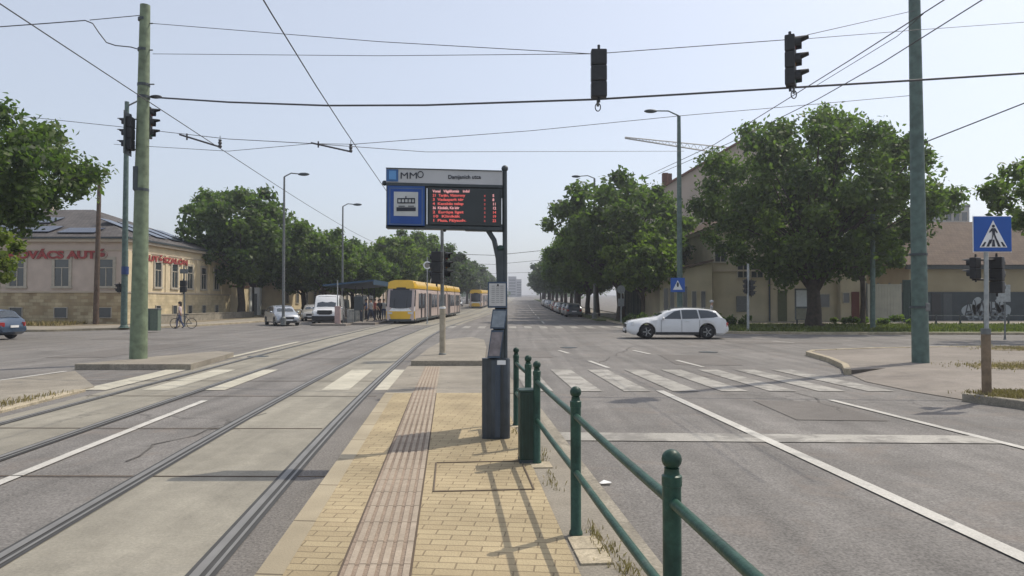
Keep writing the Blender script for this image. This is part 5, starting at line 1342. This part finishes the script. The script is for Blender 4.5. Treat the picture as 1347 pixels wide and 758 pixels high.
for u in (1225, 1240): 
    x_ = at(u, 400, hy).x-o.x; wbox('door' , x_, x_+.75, -.1, -.065, -.1, 2.4, black if u == 1225 else dgrey, t)
# graffiti: bubble letters as thin painted outlines on the base
gr = mat('graffiti_paint', (.28, .31, .32), .6, 0, .1, 3); gdk = mat('graffiti_outline', (.03, .035, .04), .6)
def gp(u, v): 
    p = at(u, v, hy-.08)-o; return p
def blob(cu, cv, ru, rv, m, dy, name='graffiti_fill', rot=0, n=18, par=None):
    mb = MB(); c_ = gp(cu, cv); a = ru*hy/F; b_ = rv*hy/F
    pts = []
    for k in range(n):
        q = 2*pi*k/n; x = a*cos(q)*(1+.06*sin(3*q)); z = b_*sin(q)*(1+.05*cos(2*q)); pts.append((c_.x+x*cos(rot)-z*sin(rot), -.062-dy, c_.z+x*sin(rot)+z*cos(rot)))
    mb.prism(pts, (0, -.004, 0)); return mb.build(name, m, par or db)
for (u, v, a, b_, r) in ((1276, 409, 11, 9, .2), (1285, 401, 6, 11, -.3), (1291, 408, 7, 10, 0), (1298, 404, 5, 12, .1), (1306, 407, 9, 11, .1), (1316, 402, 7, 11, .2), (1322, 409, 8, 9, 0), (1296, 414, 24, 5, 0)): blob(u, v, a, b_, gr, .004, rot=r)
g0 = gp(1268, 419); text('graffiti_letters', 'AWBS', 2.35, gdk, db, (g0.x, -.069, g0.z), width=3.5, bold=-.02, ext=.003); g0 = gp(1269, 420); text('graffiti_shading', 'awss', 1.6, mat('graffiti_grey', (.14, .16, .17), .6), db, (g0.x+.2, -.075, g0.z-.1), width=3.3, bold=.0, ext=.002)
# flat-roofed block behind the hall
t = thing('flat_block', 'small grey flat-roofed block showing above the tiled roof', 'building', (at(1257, 300, 118).x, 118, G(118))); o = Vector(t.location)
hw_ = 18.5/915*118; zt_ = at(1257, 273, 118).z-o.z
wbox('wall', -hw_, hw_, 0, 8, -.5, zt_, mat('grey_render', (.36, .36, .35), .9, 0, .08, .6), t); wbox('parapet', -hw_-.1, hw_+.1, -.1, 8.1, zt_, zt_+.5, galvd, t)
for k in (-1, 0, 1): window(t, (k*1.35+.15, -.002, zt_-2.3), (1, 0, 0), 1.0, 1.5, fr=.1, bars=False)
# poster column
b = mastbase(1054, 427, 49, .1)
t = thing('advert_case', 'pale advertising case standing beside the big tree trunk', 'advertising case', b)
MB().box((0, 0, 1.5), (.86, .16, 2.2), bev=.02).build('case', galvd, t); MB().box((0, -.085, 1.9), (.74, .01, 1.15)).build('pale_poster', whitep, t)
MB().box((0, -.085, .82), (.74, .01, .75)).build('lower_poster', mat('poster_brown', (.28, .27, .2), .6), t)
for x in (-.3, .3): MB().box((x, 0, .2), (.08, .1, .45)).build('leg', dgrey, t)
# low rail fence on the right verge
t = thing('verge_rail', 'low metal rail with short posts on the grass before the graffiti hall', 'railing', (at(1205, 428, 50).x, 50.5, .1)); o = Vector(t.location)
for k in range(14): MB().box((k*1.75, 0, .4), (.09, .09, .85)).build('post', dgrey, t)
MB().box((11.4, 0, .72), (23, .05, .06)).build('rail', galvd, t)
# crane and tower blocks far away
t = thing('tower_crane', 'pale jib of a distant construction crane above the right trees', 'crane', (at(905, 200, 190).x+22, 190, G(190))); o = Vector(t.location)
cm = mat('crane_grey', (.30, .29, .26), .6)
a, b_ = at(822, 182, 190)-o, at(990, 215, 190)-o; b_ = Vector((0.4, 0, at(975, 212, 190).z-o.z)); 
mb = MB(); mb.tube([a, b_], .2, 4); mb.tube([a+Vector((0, 0, .3)), b_+Vector((0, 0, 2.6))], .16, 4)
for k in range(22):
    f = k/22; p = a.lerp(b_, f); q = a.lerp(b_, f+.5/22)+Vector((0, 0, .3+2.3*(f+.02))); r = a.lerp(b_, f+1/22); mb.tube([p, q], .06, 4); mb.tube([q, r], .06, 4)
mb.build('jib', cm, t)
mb = MB()
for x in (-.8, .8):
    for y_ in (-.8, .8): mb.tube([(x, y_, 0), (x, y_, b_.z+2)], .12, 4)
for k in range(20):
    z = k*b_.z/20; mb.tube([(-.8, -.8, z), (.8, -.8, z+b_.z/20)], .06, 4); mb.tube([(-.8, .8, z), (-.8, -.8, z+b_.z/20)], .06, 4)
mb.build('mast', cm, t); MB().box((.9, 0, b_.z-1), (1.4, 1.6, 1.8), bev=.05).build('cab', galv, t)
t = thing('tower_block', 'distant grey apartment tower at the end of the road', 'building', (at(676, 380, 640).x, 640, G(640))); o = Vector(t.location)
zt_ = at(676, 364, 640).z-o.z
for k, (x, w_, h_) in enumerate(((-1.5, 7.4, zt_), (4.6, 4.6, zt_*.86))):
    wl = MB().box((x, 0, h_/2), (w_, 10, h_)).build('wall', mat('tower_grey', (.3, .3, .31), .9), t)
    for r in range(6):
        MB().box((x, -5.03, (r+.7)*h_/7), (w_*.8, .1, 1.0)).build('window_row', winglass, wl)

# ------------------------------------------------------------------ far stop: shelter, fence, people
t = thing('stop_shelter', 'dark blue tram shelter roof with slim posts at the far stop', 'shelter', (-13.4, 62, G(62)+.1)); o = Vector(t.location)
cano = mat('canopy_blue', (.02, .06, .11), .5)
MB().prism([(-2.4, -4, 2.9), (1.8, -4, 3.3), (1.8, -4, 3.46), (-2.4, -4, 3.04)], (0, 13, 0)).build('canopy', cano, t)
MB().box((1.83, 2.5, 3.25), (.06, 13, .42)).build('fascia', cano, t)
for y in (.3, 3, 6, 8.7): MB().tube([(-.6, y, 0), (-.6, y, 3.0)], .05, 8).build('post', dgrey, t)
for y in (.4, 3.1, 6.1): MB().box((-.65, y+1.25, 1.3), (.03, 2.3, 1.9)).build('back_pane', mat('shelter_glass', (.12, .15, .16), .1), t)
MB().box((-.35, 4.5, .48), (.4, 5, .06), bev=.01).build('bench', wood, t)
t = thing('barrier_rail', 'pale slatted barrier along the back of the far stop platform', 'railing', (-12.6, 53.4, G(53)+.14)); o = Vector(t.location)
for k in range(8): MB().box((-.03*k, k*1.2, .5), (.05, .05, 1.0)).build('post', galv, t)
mb = MB(); mb.tube([(0, 0, 1.0), (-.23, 8.4, 1.0)], .025, 6); mb.build('rail', galv, t)
mb = MB()
for k in range(40): mb.box((-.006*k, k*.21, .5), (.02, .025, .95))
mb.build('bars', galv, t)
t = thing('notice_board', 'narrow dark notice board at the near end of the far stop platform', 'notice board', (-11.9, 54.0, .2)); 
MB().box((0, 0, 1.5), (.7, .08, 1.1), bev=.02).build('board', dgrey, t); MB().tube([(-.3, .0, 0), (-.3, 0, 1.0)], .03, 6).build('leg', dgrey, t); MB().tube([(.3, .0, 0), (.3, 0, 1.0)], .03, 6).build('leg', dgrey, t)

skin = mat('skin', (.42, .25, .17), .6)
def person_mesh(name, stride=.0, armf=.15, cols=None, reach=None):
    """one continuous skinned body; x right, facing -y"""
    J = [((0, 0, .96), .15), ((0, 0, 1.15), .14), ((0, -.01, 1.36), .165), ((0, -.01, 1.47), .085), ((0, -.02, 1.55), .055), ((0, -.035, 1.63), .095), ((0, -.03, 1.72), .075),
         ((-.19, 0, 1.42), .062), ((-.24, .02, 1.16), .045), ((-.23, -armf, .95), .035), ((-.23, -armf-.04, .85), .04),
         ((.19, 0, 1.42), .062), ((.24, .02, 1.16), .045), ((.23, armf*.6 if reach is None else -reach, .95 if reach is None else 1.05), .035), ((.23, (armf*.6-.02) if reach is None else -reach-.16, .85 if reach is None else 1.0), .04),
         ((-.10, 0, .9), .1), ((-.10, -stride*.5-.02, .5), .07), ((-.10, -stride*.6, .09), .045), ((-.10, -stride*.6-.17, .045), .042),
         ((.10, 0, .9), .1), ((.10, stride*.25, .5), .07), ((.10, stride*.8, .12), .045), ((.10, stride*.8-.15, .05), .042)]
    E = [(0, 1), (1, 2), (2, 3), (3, 4), (4, 5), (5, 6), (2, 7), (7, 8), (8, 9), (9, 10), (2, 11), (11, 12), (12, 13), (13, 14), (0, 15), (15, 16), (16, 17), (17, 18), (0, 19), (19, 20), (20, 21), (21, 22)]
    me = bpy.data.meshes.new('sk'); me.from_pydata([j[0] for j in J], E, []); o = bpy.data.objects.new('sk', me); C.objects.link(o)
    md = o.modifiers.new('s', 'SKIN'); 
    for i, sv in enumerate(me.skin_vertices[0].data): sv.radius = (J[i][1], J[i][1]*(.72 if i < 3 else 1)); sv.use_root = (i == 0)
    o.modifiers.new('u', 'SUBSURF').levels = 1
    r = bpy.data.meshes.new_from_object(o.evaluated_get(bpy.context.evaluated_depsgraph_get())); bpy.data.objects.remove(o); r.name = name
    return r
BODY = [person_mesh('body', 0.0, .1), person_mesh('body', .35, .2), person_mesh('body', .1, .3, reach=.35)]
def person(label, loc, rz, kind, shirt, legs, hair=(.03, .02, .015), sleeve=True, s=1.0, group=None, longhair=False):
    t = thing('person', label, 'person', loc, rz, group); t.scale = (s, s, s)
    me = BODY[kind].copy(); me.materials.clear()
    for m in (skin, mat('cloth_%s' % str(shirt), shirt, .85), mat('cloth_%s' % str(legs), legs, .85), mat('shoe', (.04, .035, .03), .7)): me.materials.append(m)
    for p in me.polygons:
        c_ = p.center; z = c_.z
        if z < .1: k = 3
        elif z < .98 and abs(c_.x) < .2: k = 2
        elif z > 1.49: k = 0
        elif abs(c_.x) > .2 and z < 1.22: k = 0
        else: k = 1
        p.material_index = k; p.use_smooth = True
    o = bpy.data.objects.new('body', me); C.objects.link(o); o.parent = t
    mb = MB(); mb.sphere((0, -.005, 1.72), .115, 12, (.95, 1.05, .85))
    if longhair: mb.sphere((0, .06, 1.6), .1, 10, (1, .6, 1.5))
    mb.build('hair', mat('hair_%s' % str(hair), hair, .7), t, smooth=True)
    return t
# crowd at the far stop
P = [(-12.0, 55.3, 1.4, 0, (.05, .06, .09), (.03, .035, .05), 'person in dark clothes standing at the near end of the far stop platform'),
     (-11.3, 55.8, -.8, 1, (.35, .34, .33), (.04, .05, .08), 'person in a grey top walking along the far stop platform edge'),
     (-12.4, 57.6, .4, 0, (.03, .03, .035), (.2, .18, .15), 'person in a black top and pale trousers by the barrier'),
     (-11.6, 58.8, 2.2, 0, (.3, .08, .07), (.04, .04, .05), 'person in a dull red top waiting at the far stop'),
     (-12.6, 60.2, -1.5, 2, (.08, .12, .22), (.03, .03, .04), 'person in a blue top holding one arm forward at the far stop'),
     (-11.2, 60.8, .2, 0, (.5, .5, .48), (.05, .07, .14), 'person in a white top and jeans waiting at the far stop'),
     (-10.9, 57.4, .9, 1, (.03, .035, .05), (.02, .02, .025), 'person all in black nearest the tram front'),
     (-12.0, 62.6, 0, 0, (.1, .14, .1), (.03, .03, .03), 'person in a dark green top under the shelter edge'),
     (-13.1, 64.6, 1, 0, (.4, .3, .22), (.06, .06, .08), 'person in a tan top deeper under the shelter')]
for x, y, rz, k, sh, lg, lb in P: person(lb, (x, y, G(y)+.16), rz, k, sh, lg, s=.97+.06*((x*7) % 1), group='people waiting at the far stop')
person('person with a pale cap passing behind the white estate car', (12.1, 42.2, .1), 1.2, 1, (.4, .38, .36), (.05, .06, .1), hair=(.5, .5, .5))
# woman with a bicycle
pb = mastbase(236.5, 433.5, 46.5, .0); pb.z = 0.03
person('woman in a white top and blue trousers walking beside a bicycle on the left', (pb.x, pb.y, pb.z), radians(-78), 1, (.55, .45, .45), (.10, .12, .22), longhair=True, hair=(.02, .015, .012))
t = thing('bicycle', 'dark bicycle being pushed by the woman on the left', 'bicycle', (pb.x+.1, pb.y-.35, pb.z), radians(180))
for x in (-.85, .25):
    wv = MB().tube([(x+.33*cos(a), 0, .35+.33*sin(a)) for a in np.linspace(0, 2*pi, 25)], .02, 6, cap=False).build('wheel', rubber, t)
    mb = MB()
    for k in range(10): a = 2*pi*k/10; mb.tube([(x, 0, .35), (x+.32*cos(a), 0, .35+.32*sin(a))], .003, 3)
    mb.build('spokes', galv, wv)
mb = MB()
for a, b_ in (((-.85, 0, .35), (-.32, 0, .33)), ((-.85, 0, .35), (-.48, 0, .8)), ((-.32, 0, .33), (-.5, 0, .9)), ((-.32, 0, .33), (.12, 0, .82)), ((-.48, 0, .8), (.1, 0, .88)), ((.25, 0, .35), (.08, 0, 1.0))): mb.tube([a, b_], .018, 6)
mb.build('frame', dgrey, t); MB().box((-.52, 0, .94), (.25, .14, .06), bev=.02).build('saddle', black, t)
MB().tube([(-.02, -.27, 1.04), (.08, -.1, 1.02), (.08, .1, 1.02), (-.02, .27, 1.04)], .014, 6).build('handlebar', dgrey, t)
MB().box((-.85, 0, .76), (.36, .14, .02)).build('luggage_rack', dgrey, t)

# ------------------------------------------------------------------ weeds, verge grass, litter
def tufts(name, label, fn, n, h, m, seed, wd=.008):
    rs = np.random.RandomState(seed); mb = MB(); vals = []
    for k in range(n):
        x, y, z = fn(rs); a = rs.uniform(0, 2*pi); hh = h*rs.uniform(.35, 1.2); le = rs.uniform(.1, .7)*hh
        p = Vector((x, y, z)); s_ = Vector((cos(a), sin(a), 0))*wd; l = Vector((cos(a+1.6), sin(a+1.6), 0))*le
        mb.add([p-s_, p+s_, p+l*.4+Vector((0, 0, hh*.7))+s_*.6, p+l+Vector((0, 0, hh))], [(0, 1, 2, 3)]); vals.append(rs.rand())
    me = mb.mesh(name, m); a_ = me.attributes.new('tone', 'FLOAT', 'FACE'); a_.data.foreach_set('value', np.array(vals, dtype=np.float32))
    o = bpy.data.objects.new(name, me); C.objects.link(o); return tag(o, label, 'plants', kind='stuff')
def clus(cs, z=None):
    def f(rs):
        c = cs[rs.randint(len(cs))]; x = c[0]+rs.normal()*c[2]; y = c[1]+rs.normal()*c[3]; return x, y, (c[4] if len(c) > 4 else 0)
    return f
tufts('weeds', 'dry weeds growing in the broken strip beside the railing', clus([(.62, 4.45, .05, .12, PZ-.01), (.68, 4.1, .04, .1, PZ-.01), (.57, 4.75, .03, .12, PZ-.01), (.74, 3.75, .04, .15, PZ-.02), (.3, 7.2, .04, .15, PZ-.01), (-.02, 8.5, .12, .06, PZ), (.36, 6.2, .03, .2, PZ-.01)]), 420, .05, weedm, 3, .004)
tufts('weeds', 'dry weeds along the left kerb of the tram track', clus([(-8.35-.02*i, 10+i*.6, .12, .4, .03) for i in range(-4, 5)]), 900, .09, weedm, 5, .007)
tufts('weeds', 'dry grass in the patches of the right pavement', clus([(12.6, 17.6, .6, .5, .11), (15, 17.9, 1.2, .6, .11), (18.5, 17.6, 1.5, .7, .11), (18, 24.6, .8, .6, .11), (22, 24.8, 2, .8, .11), (8.5, 12.0, .2, .15, .12), (9.0, 12.4, .4, .1, .12)]), 9000, .07, weedm, 7, .009)
tufts('grass', 'long grass on the far right verge', lambda rs: (lambda x: (x, rs.uniform(39.6 if x > 13 else 44, 51.5), .1))(rs.uniform(10.5, 52)), 22000, .2, grassb, 8, .035)
tufts('grass', 'grass edge along the left pavement by the shop', lambda rs: (rs.uniform(-50, -31), rs.uniform(47.5, 51), .13), 4500, .35, weedm, 9, .03)
def shrub(label, loc, r, h, n, m, seed, nm='shrub'):
    rs = np.random.RandomState(seed); cs = [(rs.uniform(-r, r), rs.uniform(-.5, .5)*r, h*rs.uniform(.25, .75)) for _ in range(12)]
    me = leaves('foliage', cs, [h*.4]*12, n, .12, m, seed); t = thing(nm, label, 'shrub', loc)
    o = bpy.data.objects.new('foliage', me); C.objects.link(o); o.parent = t
    mb = MB()
    for c in cs[:6]: mb.tube([(c[0]*.3, c[1]*.3, 0), c], [.03, .01], 5)
    mb.build('stems', bark, t); return t
shrub('low dark shrub by the kerb at the left end of the shop wall', (-42.5, 49.5, .1), 1.5, 1.0, 1500, leafB, 1)
shrub('dark bush behind the nose of the estate car', (9.9, 52.5, .1), 1.4, 1.0, 1500, leafA, 2)
shrub('bush at the foot of the yellow building left of the big trunk', (14.8, 49.5, .1), 2.2, .8, 1600, leafA, 3)
shrub('sunlit bush below the pale fence', (26.5, 51.5, .1), 2.4, .7, 1600, leafC, 4)
t = thing('low_wall', 'low dark kerb wall running along the left pavement before the cream facade', 'wall', (-26.9, 52.2, .1))
MB().box((0, 10, .3), (.3, 20, .75), bev=.02).build('wall', kerbdark, t); MB().box((0, 10, .72), (.36, 20.1, .09), bev=.02).build('coping', kerbdark, t)
# drain covers and tiny litter on the asphalt
for i, (x, y, r, lb) in enumerate(((-8.2, 22.5, .3, 'round manhole cover in the junction left of the tracks'), (6.9, 24.5, .3, 'round manhole cover in the right lanes before the corner nose'), (2.2, 27, .3, 'round manhole cover in the middle of the junction'))):
    t = thing('manhole_cover', lb, 'manhole cover', (x, y, 0)); MB().lathe([(r, 0), (r, .008), (r*.98, .009)], n=24).build('cover', dgrey, t); MB().lathe([(r*1.12, 0), (r*1.12, .005)], n=24).build('frame', tar, t)
ob = MB().add([(0, 0, .012), (.09, .01, .02), (.1, .06, .012), (.03, .08, .03), (-.02, .04, .012)], [(0, 1, 3), (1, 2, 3), (0, 3, 4)]).build('paper_scrap', whitep); ob.location = (.85, 6.62, 0); tag(ob, 'scrap of white paper on the asphalt beside the railing', 'litter')

# ------------------------------------------------------------------ haze
hz = bpy.data.materials.new('haze'); hz.use_nodes = True; n = hz.node_tree; n.nodes.remove(n.nodes['Principled BSDF'])
pv = n.nodes.new('ShaderNodeVolumePrincipled'); pv.inputs['Color'].default_value = (.86, .9, 1, 1); pv.inputs['Density'].default_value = .0008; pv.inputs['Anisotropy'].default_value = .45
n.links.new(pv.outputs[0], n.nodes['Material Output'].inputs['Volume'])
HAZE = True
if HAZE:
    hb = MB().box((0, 800, 32), (2000, 1900, 76)).build('haze', hz); hb['kind'] = 'stuff'; hb['label'] = 'thin summer haze over the street'; hb['category'] = 'haze'
